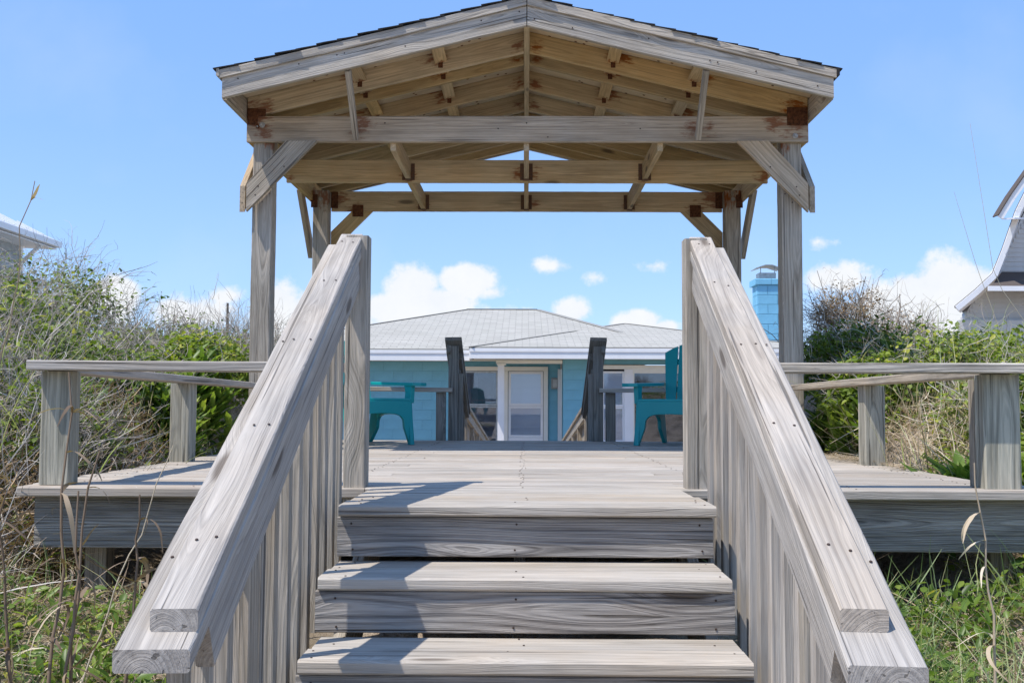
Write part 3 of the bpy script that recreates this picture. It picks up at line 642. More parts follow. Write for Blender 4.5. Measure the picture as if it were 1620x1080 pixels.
# ------------------------------------------------------------------ chairs
def chair_meshes():
    P = {}
    def prism(pts, axis, d0, d1):
        o = poly_prism('tmp', pts, axis, d0, d1, TEAL); me = o.data; bpy.data.objects.remove(o)
        import bmesh
        bm = bmesh.new(); bm.from_mesh(me); bmesh.ops.bevel(bm, geom=[e for e in bm.edges if e.calc_face_angle(0) > .7], offset=.005, segments=2, affect='EDGES', profile=.6); bm.to_mesh(me); bm.free()
        return me
    def arch(x0, x1, xi0, xi1, zt, za, f0, f1):
        """leg - arch - leg outline: outer x0..x1 at the top zt, feet f0/f1 wide .05"""
        p = [(x0, zt), (f0, 0), (f0 + .045, 0)]
        for k in range(9):
            a = math.pi * k / 8; c = (xi0 + xi1) / 2; h = (xi1 - xi0) / 2
            p.append((c - h * math.copysign(abs(math.cos(a)) ** .55, math.cos(a)), za - .12 + .12 * abs(math.sin(a)) ** .6))
        return p + [(f1 - .045, 0), (f1, 0), (x1, zt)]
    P['front_apron'] = prism(arch(-.275, .275, -.215, .215, .355, .255, -.31, .31), 'x', -.016, .016)
    P['side_panel'] = prism(arch(-.22, .40, -.14, .34, .345, .245, -.30, .435), 'y', -.016, .016)
    P['arm_support'] = prism([(.41, .335), (.31, .345), (.325, .42), (.305, .484), (.425, .492), (.42, .42)], 'y', -.018, .018)
    P['arm_rest'] = prism([(.465, -.06), (.48, .01), (.46, .075), (.28, .075), (-.20, .03), (-.27, .0), (-.27, -.045), (.2, -.05)], 'z', -.012, .016)
    P['seat_slat'] = prism([(-.050, -.275), (.050, -.275), (.050, .275), (-.050, .275)], 'z', -.01, .01)
    return P
CP = chair_meshes()
def chair(loc, rz, label):
    t = thing('plastic_chair', loc, label, 'chair', 'teal chairs on the deck', rz)
    T = WM[t.name]
    def put(nm, me, m): return link(nm, me, t, T @ m)
    for s in (-1, 1):
        put('side_panel', CP['side_panel'], Matrix.Translation((0, .275 * s, 0)))
        put('arm_support', CP['arm_support'], Matrix.Translation((0, .285 * s, 0)))
        m = Matrix.Translation((0, .315 * s, .497)) @ Matrix.Rotation(R(1.5), 4, 'Y')
        if s < 0: m = m @ Matrix.Diagonal((1, -1, 1, 1))
        put('arm_rest', CP['arm_rest'], m)
    put('front_apron', CP['front_apron'], Matrix.Translation((.40, 0, 0)))
    for k in range(6):
        u = k / 5; put('seat_slat', CP['seat_slat'], Matrix.Translation((.36 - u * .53, 0, .358 - .05 * u - .03 * math.sin(u * 3.1))) @ Matrix.Rotation(R(-6 + 10 * (u - .3)), 4, 'Y'))
    B = T @ Matrix.Translation((-.17, 0, .26)) @ Matrix.Rotation(R(-22), 4, 'Y')
    for k in range(5):
        q = k - 2; yb = q * .092; yt = q * .122
        top = lambda yy: .665 - 1.15 * yy * yy
        pts = [(yb - .040, 0), (yb + .040, 0), (yt + .055, top(yt + .055))] + [(yt + d, top(yt + d)) for d in (.03, 0, -.03)] + [(yt - .055, top(yt - .055))]
        poly_prism('back_slat', pts, 'x', -.009, .009, TEAL, t, B)
    for (zz, hw, h) in ((.0, .22, .05), (.20, .25, .05), (.46, .27, .05)):
        poly_prism('back_rail', [(-hw, zz), (hw, zz), (hw, zz + h), (-hw, zz + h)], 'x', -.03, -.010, TEAL, t, B)
    return t
chair((-1.395, 8.566, 0), R(-53), 'teal plastic armchair facing right behind the left handrail')
chair((1.33, 8.654, 0), R(-116), 'teal plastic slat back armchair facing left behind the right handrail')

# ------------------------------------------------------------------ blue house
hs = thing('blue_house', (0, 24, -1.9), 'low blue painted block house with pale grey hip roofs beyond the deck', 'house')
def uvplane(name, pts, mat, parent, thick=.03):
    """planar polygon with UVs in metres (u along first edge), thickened downwards"""
    p = [Vector(q) for q in pts]; e = (p[1] - p[0]).normalized(); n = (p[1] - p[0]).cross(p[-1] - p[0]).normalized(); f = n.cross(e)
    k = len(p); vs = p + [q - Vector((0, 0, thick)) for q in p]; fs = [tuple(range(k)), tuple(reversed(range(k, 2 * k)))] + [(i, i + k, (i + 1) % k + k, (i + 1) % k) for i in range(k)]
    me = mesh(name, vs, fs, mat); ul = me.uv_layers.new()
    for lp in me.loops:
        v = Vector(vs[lp.vertex_index]); ul.data[lp.index].uv = ((v - p[0]).dot(e), (v - p[0]).dot(f))
    return link(name, me, parent)
ez = E + 1.125
# main hip
A0, A1, B1, B0 = (-6.24, 20.98, ez), (3.25, 20.98, ez), (3.25, 32, ez), (-6.24, 32, ez)
RL, RR = (-1.52, 26.5, E + 2.44), (.29, 26.5, E + 2.44)
rf = [uvplane('roof_slope', [A0, A1, RR, RL], SHING, hs), uvplane('roof_slope', [A1, B1, RR], SHING, hs), uvplane('roof_slope', [B1, B0, RL, RR], SHING, hs), uvplane('roof_slope', [B0, A0, RL], SHING, hs)]
# bump-out hip
C0, C1, D1, D0 = (-1.12, 20.28, ez + .006), (5.9, 20.28, ez + .006), (5.9, 28, ez), (-1.12, 28, ez)
PL = (2.33, 25.0, E + 1.966); PR = (2.45, 25.0, E + 1.966)
uvplane('roof_slope', [C0, C1, PR, PL], SHING, hs); uvplane('roof_slope', [C1, D1, PR], SHING, hs); uvplane('roof_slope', [D0, C0, PL], SHING, hs)
# hip cap shingles
for a, b in ((A0, RL), (RL, RR), (RR, A1), (C0, PL), (PR, C1)):
    a = Vector(a) + Vector((0, 0, .012)); b = Vector(b) + Vector((0, 0, .012)); board('hip_cap', a - Vector((0, 0, .01)), b - Vector((0, 0, .01)), .20, .006, SHING, hs, n=1, ch=.002)
box('fascia', -6.2, -1.14, 20.96, 20.99, E + .885, E + 1.09, WHITE, hs)
box('fascia', -1.09, 5.88, 20.27, 20.30, E + .898, E + 1.098, WHITE, hs)
box('fascia', -1.115, -1.085, 20.31, 21.2, E + .898, E + 1.098, WHITE, hs)
box('fascia_strip', -1.10, 5.88, 20.255, 20.268, E + 1.03, E + 1.10, WHITE, hs)
box('fascia_strip', -6.2, -1.14, 20.945, 20.958, E + 1.03, E + 1.095, WHITE, hs)
box('soffit', -6.2, -.6, 21.0, 21.58, E + .90, E + .91, CREAM, hs); box('soffit', -1.05, 5.88, 20.31, 21.58, E + .915, E + .925, CREAM, hs)
# walls of blocks
bm_full = {}
nb = 0
def block_wall(x0, x1, y, z0, z1, mat, parent, holes=(), bw=.405, bh=.203, face=0.1, lim=400):
    global nb
    box('wall_core', x0, x1, y + .012, y + .2, z0, z1, MORT, parent)
    r = 0; z = z1
    while z > z0 + .02:
        zb = max(z - bh, z0); x = x0 - (bw / 2 if r % 2 else 0)
        while x < x1 - .01:
            a = max(x, x0); b = min(x + bw, x1)
            # cut by holes
            segs = [(a, b)]
            for (hx0, hx1, hz0, hz1) in holes:
                if zb < hz1 - .02 and z > hz0 + .02:
                    ns = []
                    for (p, q) in segs:
                        if q <= hx0 or p >= hx1: ns.append((p, q)); continue
                        if p < hx0: ns.append((p, hx0))
                        if q > hx1: ns.append((hx1, q))
                    segs = ns
            for (p, q) in segs:
                if q - p > .03:
                    w = round(q - p - .003, 3); link('block', board_mesh(w, .05, round(z - zb - .003, 3), mat, ch=.0015), parent, Matrix.Translation(((p + q) / 2, y + .025, (z + zb) / 2))); nb += 1
            x += bw
        z -= bh; r += 1
zlow = -.75
box('wall', -5.8, -1.30, 21.6, 21.8, -1.9, zlow, BLUE, hs)
block_wall(-5.8, .72, 21.6, zlow, E + .90, BLUE, hs, holes=[(-1.33, -.45, -1.2, E + .80), (-.47, .48, -1.9, E + .80)], bh=.2031)
block_wall(.75, 1.52, 20.9, zlow, E + .915, BLUE, hs)
box('wall', -1.33, 5.6, 21.61, 21.8, -1.9, zlow - .002, BLUE, hs)
box('wall', 1.525, 5.6, 20.9, 21.05, E + .82, E + .915, BLUE, hs); box('wall', .75, 5.6, 20.9, 21.05, -1.9, zlow - .003, BLUE, hs)
box('wall', 4.6, 5.6, 20.9, 21.05, zlow, E + .82, BLUE, hs)
box('wall', 5.6, 5.75, 20.9, 27, -1.9, E + .91, BLUE, hs); box('wall', -5.98, -5.81, 21.6, 31, -1.9, E + .91, BLUE, hs)
box('wall', .75, .78, 20.96, 21.6, -1.9, E + .91, BLUE, hs)
box('corner_trim', .665, .745, 21.50, 21.57, -1.9, E + .74, WHITE, hs)
# porch post and beam
box('porch_post', -.565, -.435, 20.86, 20.99, -1.9, E + .82, WHITE, hs)
box('porch_beam', -.60, .735, 20.82, 21.0, E + .83, E + .895, CREAM, hs); box('porch_beam', -.58, -.40, 20.80, 21.01, E + .795, E + .828, CREAM, hs)
def sash(par, x0, x1, z0, z1, y, fw_=.045, slats=True, dark=False, mat=WHITE):
    f = box('sash_frame', x0, x1, y, y + .03, z1 - fw_, z1, mat, par); box('sash_frame', x0, x1, y, y + .03, z0, z0 + fw_, mat, par)
    box('sash_frame', x0, x0 + fw_, y, y + .03, z0 + fw_, z1 - fw_, mat, par); box('sash_frame', x1 - fw_, x1, y, y + .03, z0 + fw_, z1 - fw_, mat, par)
    box('pane', x0 + fw_, x1 - fw_, y + .012, y + .016, z0 + fw_, z1 - fw_, GLASS, par, ch=.0005)
    if slats:
        vs, fs = [], []
        zz = z0 + fw_
        while zz < z1 - fw_:
            k = len(vs); vs += [(x0 + fw_, y + .018, zz), (x1 - fw_, y + .018, zz), (x1 - fw_, y + .022, zz + .0225), (x0 + fw_, y + .022, zz + .0225)]; fs.append((k, k + 1, k + 2, k + 3)); zz += .0245
        o = link('blind_slats', mesh('blind', vs, fs, CURT if dark else BLIND), par); o['kind'] = 'stuff'
def window_unit(name, x0, x1, z0, z1, y, par, **k):
    w = link(name, mesh(name, [(x0, y + .047, z0), (x1, y + .047, z0), (x1, y + .047, z1), (x0, y + .047, z1)], [(0, 1, 2, 3)], DARKIN), par); return w
wy = 21.56
w1 = window_unit('window', -1.33, -.58, -.6, E + .79, wy, hs)
box('window_casing', -1.45, -.585, wy - .02, wy + .02, E + .705, E + .79, CREAM, w1)
box('window_casing', -1.45, -1.31, wy - .02, wy + .02, -.6, E + .703, CREAM, w1)
sash(w1, -1.30, -.575, E - .02, E + .70, wy + .0, .04, True, True, GREYM); sash(w1, -1.30, -.575, -.55, E + .02 - .045, wy + .012, .04, True, True, GREYM)
box('curtain', -1.12, -1.0, wy + .040, wy + .044, -.5, E + .6, BLIND, w1); box('curtain', -.86, -.72, wy + .040, wy + .044, -.5, E + .6, CURT, w1)
d1 = window_unit('door', -.45, .46, -1.5, E + .79, wy, hs)
box('door_casing', -.45, .46, wy - .03, wy + .02, E + .70, E + .79, CREAM, d1); box('door_casing', -.45, -.37, wy - .03, wy + .02, -1.9, E + .698, CREAM, d1); box('door_casing', .37, .46, wy - .03, wy + .02, -1.9, E + .698, CREAM, d1)
box('door_stile', -.36, .36, wy, wy + .03, -1.5, -.352, WHITE, d1)
sash(d1, -.36, .36, E - .02, E + .69, wy, .05); sash(d1, -.36, .36, -.62 + .27, E - .022, wy + .012, .05)
lp = thing('wall_lamp', (.60, 21.56, E + .42), 'small square metal wall lamp with frosted glass beside the glazed door', 'wall lamp')
box('lamp_frame', .53, .68, 21.53, 21.595, E + .33, E + .56, LAMPF, lp); box('lamp_glass', .565, .645, 21.50, 21.529, E + .365, E + .52, LAMPM, lp)
# bump-out windows
wy2 = 20.87
w2 = window_unit('window', 1.5, 2.0, -.4, E + .79, wy2, hs)
box('window_casing', 1.45, 4.65, wy2 - .03, wy2 + .01, E + .72, E + .80, CREAM, w2); box('window_casing', 1.45, 1.53, wy2 - .03, wy2 + .01, -.5, E + .718, CREAM, w2)
box('window_casing', 1.98, 2.15, wy2 - .03, wy2 + .01, -.5, E + .718, WHITE, w2)
sash(w2, 1.53, 1.98, E - .03, E + .68, wy2, .04); sash(w2, 1.53, 1.98, -.42, E - .032, wy2 + .012, .04)
box('window_sill', 1.45, 4.65, wy2 - .06, wy2 + .0, -.56, -.44, WHITE, w2)
w3 = window_unit('picture_window', 2.15, 4.6, -.45, E + .70, wy2, hs)
box('window_frame', 2.152, 4.6, wy2 - .02, wy2 + .01, E + .64, E + .718, CREAM, w3); box('window_frame', 2.152, 2.18, wy2 - .02, wy2 + .01, -.43, E + .638, CREAM, w3)
box('pane', 2.18, 4.6, wy2 + .0, wy2 + .005, -.43, E + .64, GLASS, w3, ch=.0005)
# chimney
ch = link('chimney', box_mesh(4.84, 5.58, 21.52, 21.98, E + .9, E + 2.50, MORT)[0], hs, box_mesh(4.84, 5.58, 21.52, 21.98, E + .9, E + 2.50, MORT)[1])
z = E + 2.50; r = 0
while z > E + 1.1:
    for face in (0, 1):
        if face == 0: xs = [(4.82, 4.82 + (.405 if r % 2 else .2)), (4.82 + (.405 if r % 2 else .2), 5.6 - (0 if r % 2 else .18) ), ] + ([] if r % 2 else [(5.42, 5.6)])
        else: xs = [(21.50, 21.75), (21.75, 22.0)]
        for (a, b) in xs:
            if face == 0: me = board_mesh(b - a - .008, .03, .195, BLUEC, ch=.005); mm = Matrix.Translation(((a + b) / 2, 21.508, z - .1015))
            else: me = board_mesh(.03, b - a - .03, .195, BLUEC, ch=.005); mm = Matrix.Translation((4.828, (a + b) / 2 + .012, z - .1015))
            link('block', me, ch, mm)
    z -= .203; r += 1
for (a, b) in ((4.76, 5.09), (5.095, 5.66)): box('chimney_cap_block', a, b, 21.45, 22.05, E + 2.503, E + 2.63, BLUEC, ch, ch=.012)
box('flue', 4.87, 5.22, 21.6, 21.9, E + 2.632, E + 2.77, GREYM, ch); 
poly_prism('flue_cap', [(4.78, 2.86 + E), (4.98, 2.93 + E), (5.12, 2.93 + E), (5.32, 2.86 + E), (5.32, 2.85 + E), (5.12, 2.915 + E), (4.98, 2.915 + E), (4.78, 2.845 + E)], 'y', 21.5, 22.0, GREYM, ch)
for x in (4.9, 5.19): box('cap_bracket', x, x + .015, 21.62, 21.64, E + 2.77, E + 2.90, GREYM, ch)

# ------------------------------------------------------------------ neighbouring houses
lh = thing('grey_house', (-14, 18, -1.9), 'grey sided house corner with a white metal roof at the left edge', 'house')
x0 = -11.0; yF = 24.0; z0 = E + 3.80
def slab(name, pts, mat, par, th=.06):
    p = [Vector(q) for q in pts]; k = len(p); vs = p + [q - Vector((0, 0, th)) for q in p]
    return link(name, mesh(name, vs, [tuple(range(k)), tuple(reversed(range(k, 2 * k)))] + [(i, i + k, (i + 1) % k + k, (i + 1) % k) for i in range(k)], mat), par)
slab('roof', [(x0, 8, z0), (x0, yF, z0), (x0 - 5, yF - 5, z0 + 2.45), (x0 - 5, 13, z0 + 2.45)], METROOF, lh)
slab('roof', [(x0, yF, z0), (x0 - 10, yF, z0), (x0 - 5, yF - 5, z0 + 2.45)], METROOF, lh)
slab('roof', [(x0 - 10, 8, z0), (x0, 8, z0), (x0 - 5, 13, z0 + 2.45)], METROOF, lh)
for k in range(34):
    yy = 8.5 + k * .45; t = max(0, min(5, min(yF - yy, yy - 8)))
    if t > .3: board('roof_seam', (x0 - .02, yy, z0 + .03), (x0 - t, yy, z0 + .03 + t * .49), .03, .03, METROOF, lh)
board('gutter', (x0 + .03, 8, z0 - .1), (x0 + .03, yF + .05, z0 - .1), .13, .12, WHITE, lh, up=(1, 0, 0))
slab('soffit', [(x0, 8, z0 - .2), (x0, yF, z0 - .2), (x0 - .65, yF - .3, z0 - .2), (x0 - .65, 8, z0 - .2)], WHITE, lh, .02)
box('fascia', x0 - 10, x0, yF - .04, yF, z0 - .18, z0 - .03, WHITE, lh)
for k in range(30): board('siding_board', (x0 - .62, 8, z0 - .32 - .19 * k), (x0 - .62, yF - .5, z0 - .32 - .19 * k), .2, .02, SIDG, lh, up=(1, 0, .06))
box('wall', x0 - 9.4, x0 - .65, 8.6, yF - .5, -1.9, z0 - .22, SIDG, lh)
box('corner_board', x0 - .66, x0 - .585, yF - .56, yF - .46, -1.9, z0 - .22, WHITE, lh)
board('downspout', (x0 - .05, yF - .7, z0 - .2), (x0 - .54, yF - .62, z0 - .62), .07, .07, WHITE, lh); board('downspout', (x0 - .53, yF - .62, z0 - .58), (x0 - .53, yF - .62, -1.9), .07, .07, WHITE, lh, up=(1, 0, 0))

rh = thing('pale_gable_house', (17, 30, -1.9), 'pale sided house with a steep flared gable roof at the right edge', 'house')
def P2(px, py, d): return ((px - 832) * d / F, d, E + (643 - py) * d / F)
D = 30.0
# gable wall (front), rake overhang in front
def prismY(name, pp, y0, y1, mat, par): return poly_prism(name, [((px - 832) * D / F, E + (643 - py) * D / F) for px, py in pp], 'y', y0, y1, mat, par)
prismY('gable_wall', [(1598, 420), (1700, 220), (1802, 420), (1840, 470), (1855, 497), (1855, 640), (1545, 640), (1545, 497), (1560, 470)], D + .9, D + 1.2, SIDW, rh)
for k in range(60):
    zz = E + 2.0 + k * .14; 
    # siding boards clipped to the gable
    pyk = 643 - (zz - E) * F / D
    a = np.interp(pyk, [240, 420, 470, 497], [1702, 1600, 1563, 1548])
    if pyk < 250: break
    board('siding_board', ((a - 832) * D / F, D + .885, zz), (((3400 - a) - 832) * D / F, D + .885, zz), .15, .018, SIDW, rh, up=(0, -1, .1))
rake0 = [(1512, 489), (1545, 462), (1573, 436), (1590, 395), (1612, 335), (1640, 280), (1700, 170)]
for i, mir in [(i, m_) for m_ in (0, 1) for i in range(len(rake0) - 1)]:
    rake = [(3400 - px, py) for px, py in rake0] if mir else rake0
    a, b = (rake[i + 1], rake[i]) if mir else (rake[i], rake[i + 1]); A = Vector(((a[0] - 832) * D / F, D, E + (643 - a[1]) * D / F)); B = Vector(((b[0] - 832) * D / F, D, E + (643 - b[1]) * D / F))
    board('rake_board', A, B, .16, .05, WHITE, rh, up=(0, -1, 0))
    dv = (B - A).normalized(); nrm = Vector((-dv.z, 0, dv.x)); o1 = nrm * .10; o2 = nrm * .14
    q = [A + o1, B + o1, B + o1 + Vector((6.3, 11, 0)), A + o1 + Vector((6.3, 11, 0))]
    slab('roof', [tuple(v) for v in q], SHINGB, rh, .05)
    q = [A - nrm * .03 + Vector((.015, .03, 0)), B - nrm * .03 + Vector((.015, .03, 0)), B - nrm * .03 + Vector((.45, .88, 0)), A - nrm * .03 + Vector((.45, .88, 0))]
    slab('soffit', [tuple(v) for v in q], WHITE, rh, .02)
# upper dormer rake
for (a, b) in (((1584, 344), (1604, 312)), ((1604, 312), (1640, 262))):
    A = Vector(((a[0] - 832) * 29.4 / F, 29.4, E + (643 - a[1]) * 29.4 / F)); B = Vector(((b[0] - 832) * 29.4 / F, 29.4, E + (643 - b[1]) * 29.4 / F))
    board('dormer_rake_board', A, B, .17, .05, WHITE, rh, up=(0, -1, 0)); board('dormer_roof_edge', A + Vector((-.075, .12, .065)), B + Vector((-.075, .12, .065)), .035, .35, SHINGB, rh, up=(0, -1, 0))
slab('dormer_soffit', [P2(1586, 345, 29.4), P2(1606, 344, 29.4), P2(1660, 344, 30), P2(1600, 345, 30.2)], WHITE, rh, .04)
# pent roof across the gable
slab('pent_roof', [P2(1566, 454, 29.7), P2(1834, 454, 29.7), P2(1815, 430, 30.9), P2(1585, 430, 30.9)], SHINGB, rh, .05)
A = Vector(P2(1562, 457, 29.65)); B = Vector(P2(1838, 457, 29.65)); board('pent_fascia', A, B, .14, .04, WHITE, rh, up=(0, -1, 0))
box('lower_wall', P2(1532, 0, D)[0], P2(1865, 0, D)[0], D + .7, D + .88, -1.9, E + 2.55, SIDW, rh)
q = [((px - 832) * D / F, E + (643 - py) * D / F) for px, py in [(1610, 425), (1700, 250), (1790, 425), (1830, 480), (1830, 900), (1570, 900), (1570, 480)]]
vs = [(x, D + 1.2, z) for x, z in q] + [(x + 5.6, D + 11, z) for x, z in q]; k = len(q)
link('house_body', mesh('house_body', vs, [tuple(range(k)), tuple(reversed(range(k, 2 * k)))] + [(i, i + k, (i + 1) % k + k, (i + 1) % k) for i in range(k)], SIDW), rh)
up_ = thing('utility_pole', (-17.4, 60, -1.9), 'thin dark utility pole beyond the left bushes', 'pole')
board('pole_shaft', (-17.4, 60, -1.9), (-17.4, 60, E + 5.85), .11, .11, POLE, up_, up=(0, -1, 0)); 
for z in (E + 5.0, E + 4.1, E + 3.3): box('pole_bracket', -17.48, -17.32, 59.85, 59.95, z - .06, z + .06, POLE, up_)

# ------------------------------------------------------------------ vegetation helpers (numpy)
def unit(v): return v / np.maximum(np.linalg.norm(v, axis=-1, keepdims=True), 1e-9)
def ribbons(P, Wd, side, tint, mat, name, parent=None, kind='stuff', label=None):
    """P (M,N,3) centre lines, Wd (M,N) widths, side (M,3)"""
    Mn, Nn, _ = P.shape; sd = side[:, None, :] * Wd[:, :, None] / 2
    V = np.stack([P - sd, P + sd], 2).reshape(-1, 3)
    b = (np.arange(Mn) * Nn * 2)[:, None] + (np.arange(Nn - 1) * 2)[None]
    Fq = np.stack([b, b + 1, b + 3, b + 2], -1).reshape(-1, 4)
    o = link(name, npmesh(name, V, Fq, mat, np.repeat(tint, Nn * 2)), parent)
    if kind: o['kind'] = kind
    return o
def tubes(P, Rd, tint, mat, name, parent=None, kind='stuff', k=3):
    Mn, Nn, _ = P.shape; T = np.gradient(P, axis=1); T = unit(T); ref = np.array([.31, .52, .79]); A = unit(np.cross(T, ref)); B = np.cross(T, A)
    ang = np.arange(k) * 2 * np.pi / k
    ring = A[:, :, None, :] * np.cos(ang)[None, None, :, None] + B[:, :, None, :] * np.sin(ang)[None, None, :, None]
    V = (P[:, :, None, :] + ring * Rd[:, :, None, None]).reshape(-1, 3)
    b = (np.arange(Mn) * Nn * k)[:, None, None] + (np.arange(Nn - 1) * k)[None, :, None]; j = np.arange(k)[None, None]; j2 = (j + 1) % k
    Fq = np.stack([b + j, b + j2, b + k + j2, b + k + j], -1).reshape(-1, 4)
    o = link(name, npmesh(name, V, Fq, mat, np.repeat(tint, Nn * k)), parent)
    if kind: o['kind'] = kind
    return o
def curve(base, dir0, L, n, bend, rough=.0, grav=0.0):
    """random curvy polylines: base (M,3), dir0 (M,3), L (M,)"""
    Mn = len(base); P = np.zeros((Mn, n, 3)); P[:, 0] = base; d = unit(dir0); st = (L / (n - 1))[:, None]; bv = bend
    for i in range(1, n):
        d = unit(d + bv + rng.normal(0, rough, (Mn, 3)) + np.array([0, 0, -grav]) * (i / n)); P[:, i] = P[:, i - 1] + d * st
    return P
def leaves(pos, dirv, nrm, L, Wd, tint, mat, name, parent=None, kind='stuff', fold=.18, rowset=((0, 0), (.28, .8), (.62, .95), (1, 0))):
    """leaf blades folded on the midrib: 2 rows of side points"""
    d = unit(dirv); s = unit(np.cross(d, nrm)); n = np.cross(s, d); M_ = len(pos); L = L[:, None]; Wd = Wd[:, None] / 2
    droop = -.12
    rows = []
    base = pos; tip = pos + d * L + n * droop * L
    pts = [base]
    for (u, w) in ((.30, .85), (.65, .85)):
        c = pos + d * L * u + n * droop * L * u * u; pts += [c - s * Wd * w + n * Wd * fold * 2, c, c + s * Wd * w + n * Wd * fold * 2]
    pts.append(tip); V = np.stack(pts, 1).reshape(-1, 3); b = (np.arange(M_) * 8)[:, None]
    tri = np.array([[0, 1, 2, 2], [0, 2, 3, 3]])
    q = np.array([[0, 2, 1], [0, 3, 2], [7, 4, 5], [7, 5, 6], [1, 2, 5], [1, 5, 4], [2, 3, 6], [2, 6, 5]])
    Fq = (b[:, None] + q[None]).reshape(-1, 3)
    o = link(name, npmesh(name, V, Fq, mat, np.repeat(tint, 8)), parent)
    if kind: o['kind'] = kind
    return o
def rdir(n, zb=0.0):
    v = rng.normal(0, 1, (n, 3)); v[:, 2] += zb; return unit(v)
def bush(name, label, cat, c, rad, nl, nt_, leaf=.045, lw=.45, group=None, leafmat=None, twmat=None, twL=.35, tintm=.45, tints=.22, sky=1.0, brown=0):
    """tangled shrub: leaf clumps through an irregular volume plus twigs that poke out of it"""
    cx, cy = c; base = float(gz(cx, cy)); t = thing(name, (cx, cy, base), label, cat, group)
    rad = np.array(rad); nc = 95
    cd = rdir(nc, .35); cr = rng.uniform(.35, 1.0, (nc, 1)) ** .6; cc = np.array([cx, cy, base + rad[2] * .25]) + cd * cr * rad * [1, 1, .8]
    gzc = gz(cc[:, 0], cc[:, 1]); cc[:, 2] = np.maximum(cc[:, 2], gzc + .08)
    nl = int(nl * 1.5); leaf = leaf * .92; nt_ = int(nt_ * .62); cs = rng.uniform(.12, .27, nc) * rad.mean() * 1.1; ct = rng.normal(tintm, tints * .6, nc)
    if nl:
        ci = rng.integers(0, nc, nl); off = rng.normal(0, 1, (nl, 3)); off = unit(off) * rng.uniform(.3, 1, (nl, 1)) ** .5 * 1.3
        pos = cc[ci] + off * cs[ci][:, None]; pos[:, 2] = np.maximum(pos[:, 2], gz(pos[:, 0], pos[:, 1]) + .01)
        nrm = unit(off * .7 + rng.normal(0, .6, (nl, 3)) + [0, 0, .8]); dv = unit(np.cross(nrm, rdir(nl)))
        hh = (pos[:, 2] - base) / (rad[2] * 1.2)
        tt = np.clip(ct[ci] + rng.normal(0, tints, nl) + .15 * (hh - .5), 0, 1)
        leaves(pos, dv, nrm, rng.uniform(.6, 1.25, nl) * leaf, rng.uniform(.8, 1.2, nl) * leaf * lw * 2 * .6, tt, leafmat or LEAFG, 'foliage', t)
    # main stems + twigs
    m = max(14, nt_ // 40); b0 = np.stack([rng.normal(cx, rad[0] * .35, m), rng.normal(cy, rad[1] * .35, m), np.zeros(m)], 1); b0[:, 2] = gz(b0[:, 0], b0[:, 1]) - .03
    d0 = unit(np.stack([(b0[:, 0] - cx) * .8, (b0[:, 1] - cy) * .8, np.full(m, .8)], 1) + rng.normal(0, .25, (m, 3)))
    st = curve(b0, d0, rng.uniform(.7, 1.15, m) * rad[2] * 1.15, 8, rng.normal(0, .06, (m, 3)), .12)
    tubes(st, np.linspace(1, .35, 8)[None] * rng.uniform(.006, .013, (m, 1)), rng.uniform(.1, .6, m), twmat or TWIG, 'stem', t)
    ti = rng.integers(0, nc, nt_); p0 = cc[ti] + rng.normal(0, 1, (nt_, 3)) * cs[ti][:, None] * .7; p0[:, 2] = np.maximum(p0[:, 2], gz(p0[:, 0], p0[:, 1]))
    dd = unit((cc[ti] - [cx, cy, base]) / rad * .7 + rng.normal(0, .75, (nt_, 3)) + [0, 0, .35 * sky])
    tw = curve(p0, dd, rng.uniform(.25, 1.0, nt_) * twL, 6, rng.normal(0, .10, (nt_, 3)), .2)
    tubes(tw, np.linspace(1, .3, 6)[None] * rng.uniform(.0016, .0042, (nt_, 1)), np.clip(rng.normal(.45, .28, nt_), 0, 1), twmat or TWIG, 'twigs', t)
    # side twiglets
    k = int(nt_ * 1.4); pi = rng.integers(0, nt_, k); pj = rng.integers(1, 6, k); q0 = tw[pi, pj]; dq = unit(rng.normal(0, 1, (k, 3)) + (tw[pi, pj] - tw[pi, pj - 1]) / .04)
    sq = curve(q0, dq, rng.uniform(.2, .6, k) * twL * .45, 4, rng.normal(0, .1, (k, 3)), .22)
    tubes(sq, np.linspace(1, .4, 4)[None] * rng.uniform(.0010, .0022, (k, 1)), np.clip(rng.normal(.5, .28, k), 0, 1), twmat or TWIG, 'twigs', t)
    return t
def blades_pts(cx, cy, n, sx, sy=None):
    x = rng.normal(cx, sx, n); y = rng.normal(cy, sy or sx, n); return np.stack([x, y, gz(x, y) - .01], 1)
def grass_clump(name, label, c, n, L, spread, mat, w=.006, tm=.5, group=None, arch=.35, cat='grass clump', ndry=0, zoff=None):
    t = thing(name, (c[0], c[1], float(gz(*c))), label, cat, group)
    def mk(n, mat, nm, tm, L):
        b = blades_pts(c[0], c[1], n, spread); a = rng.uniform(0, 2 * np.pi, n); out = np.stack([np.cos(a), np.sin(a), np.zeros(n)], 1)
        d0 = unit(out * rng.uniform(.05, .55, (n, 1)) + [0, 0, 1]); bd = out * rng.uniform(.2, 1, (n, 1)) * arch * .35
        P = curve(b, d0, rng.uniform(.45, 1.1, n) * L, 10, bd, .02, arch * .25); side = unit(np.cross(out, [0, 0, 1]) + rng.normal(0, .3, (n, 3)))
        wd = w * np.linspace(1, .12, 10)[None] * rng.uniform(.6, 1.3, (n, 1)); ribbons(P, wd, side, np.clip(rng.normal(tm, .22, n), 0, 1), mat, nm, t)
    mk(n, mat, 'blades', tm, L)
    if ndry: mk(ndry, DRY, 'dry_blades', .6, L * .9)
    return t
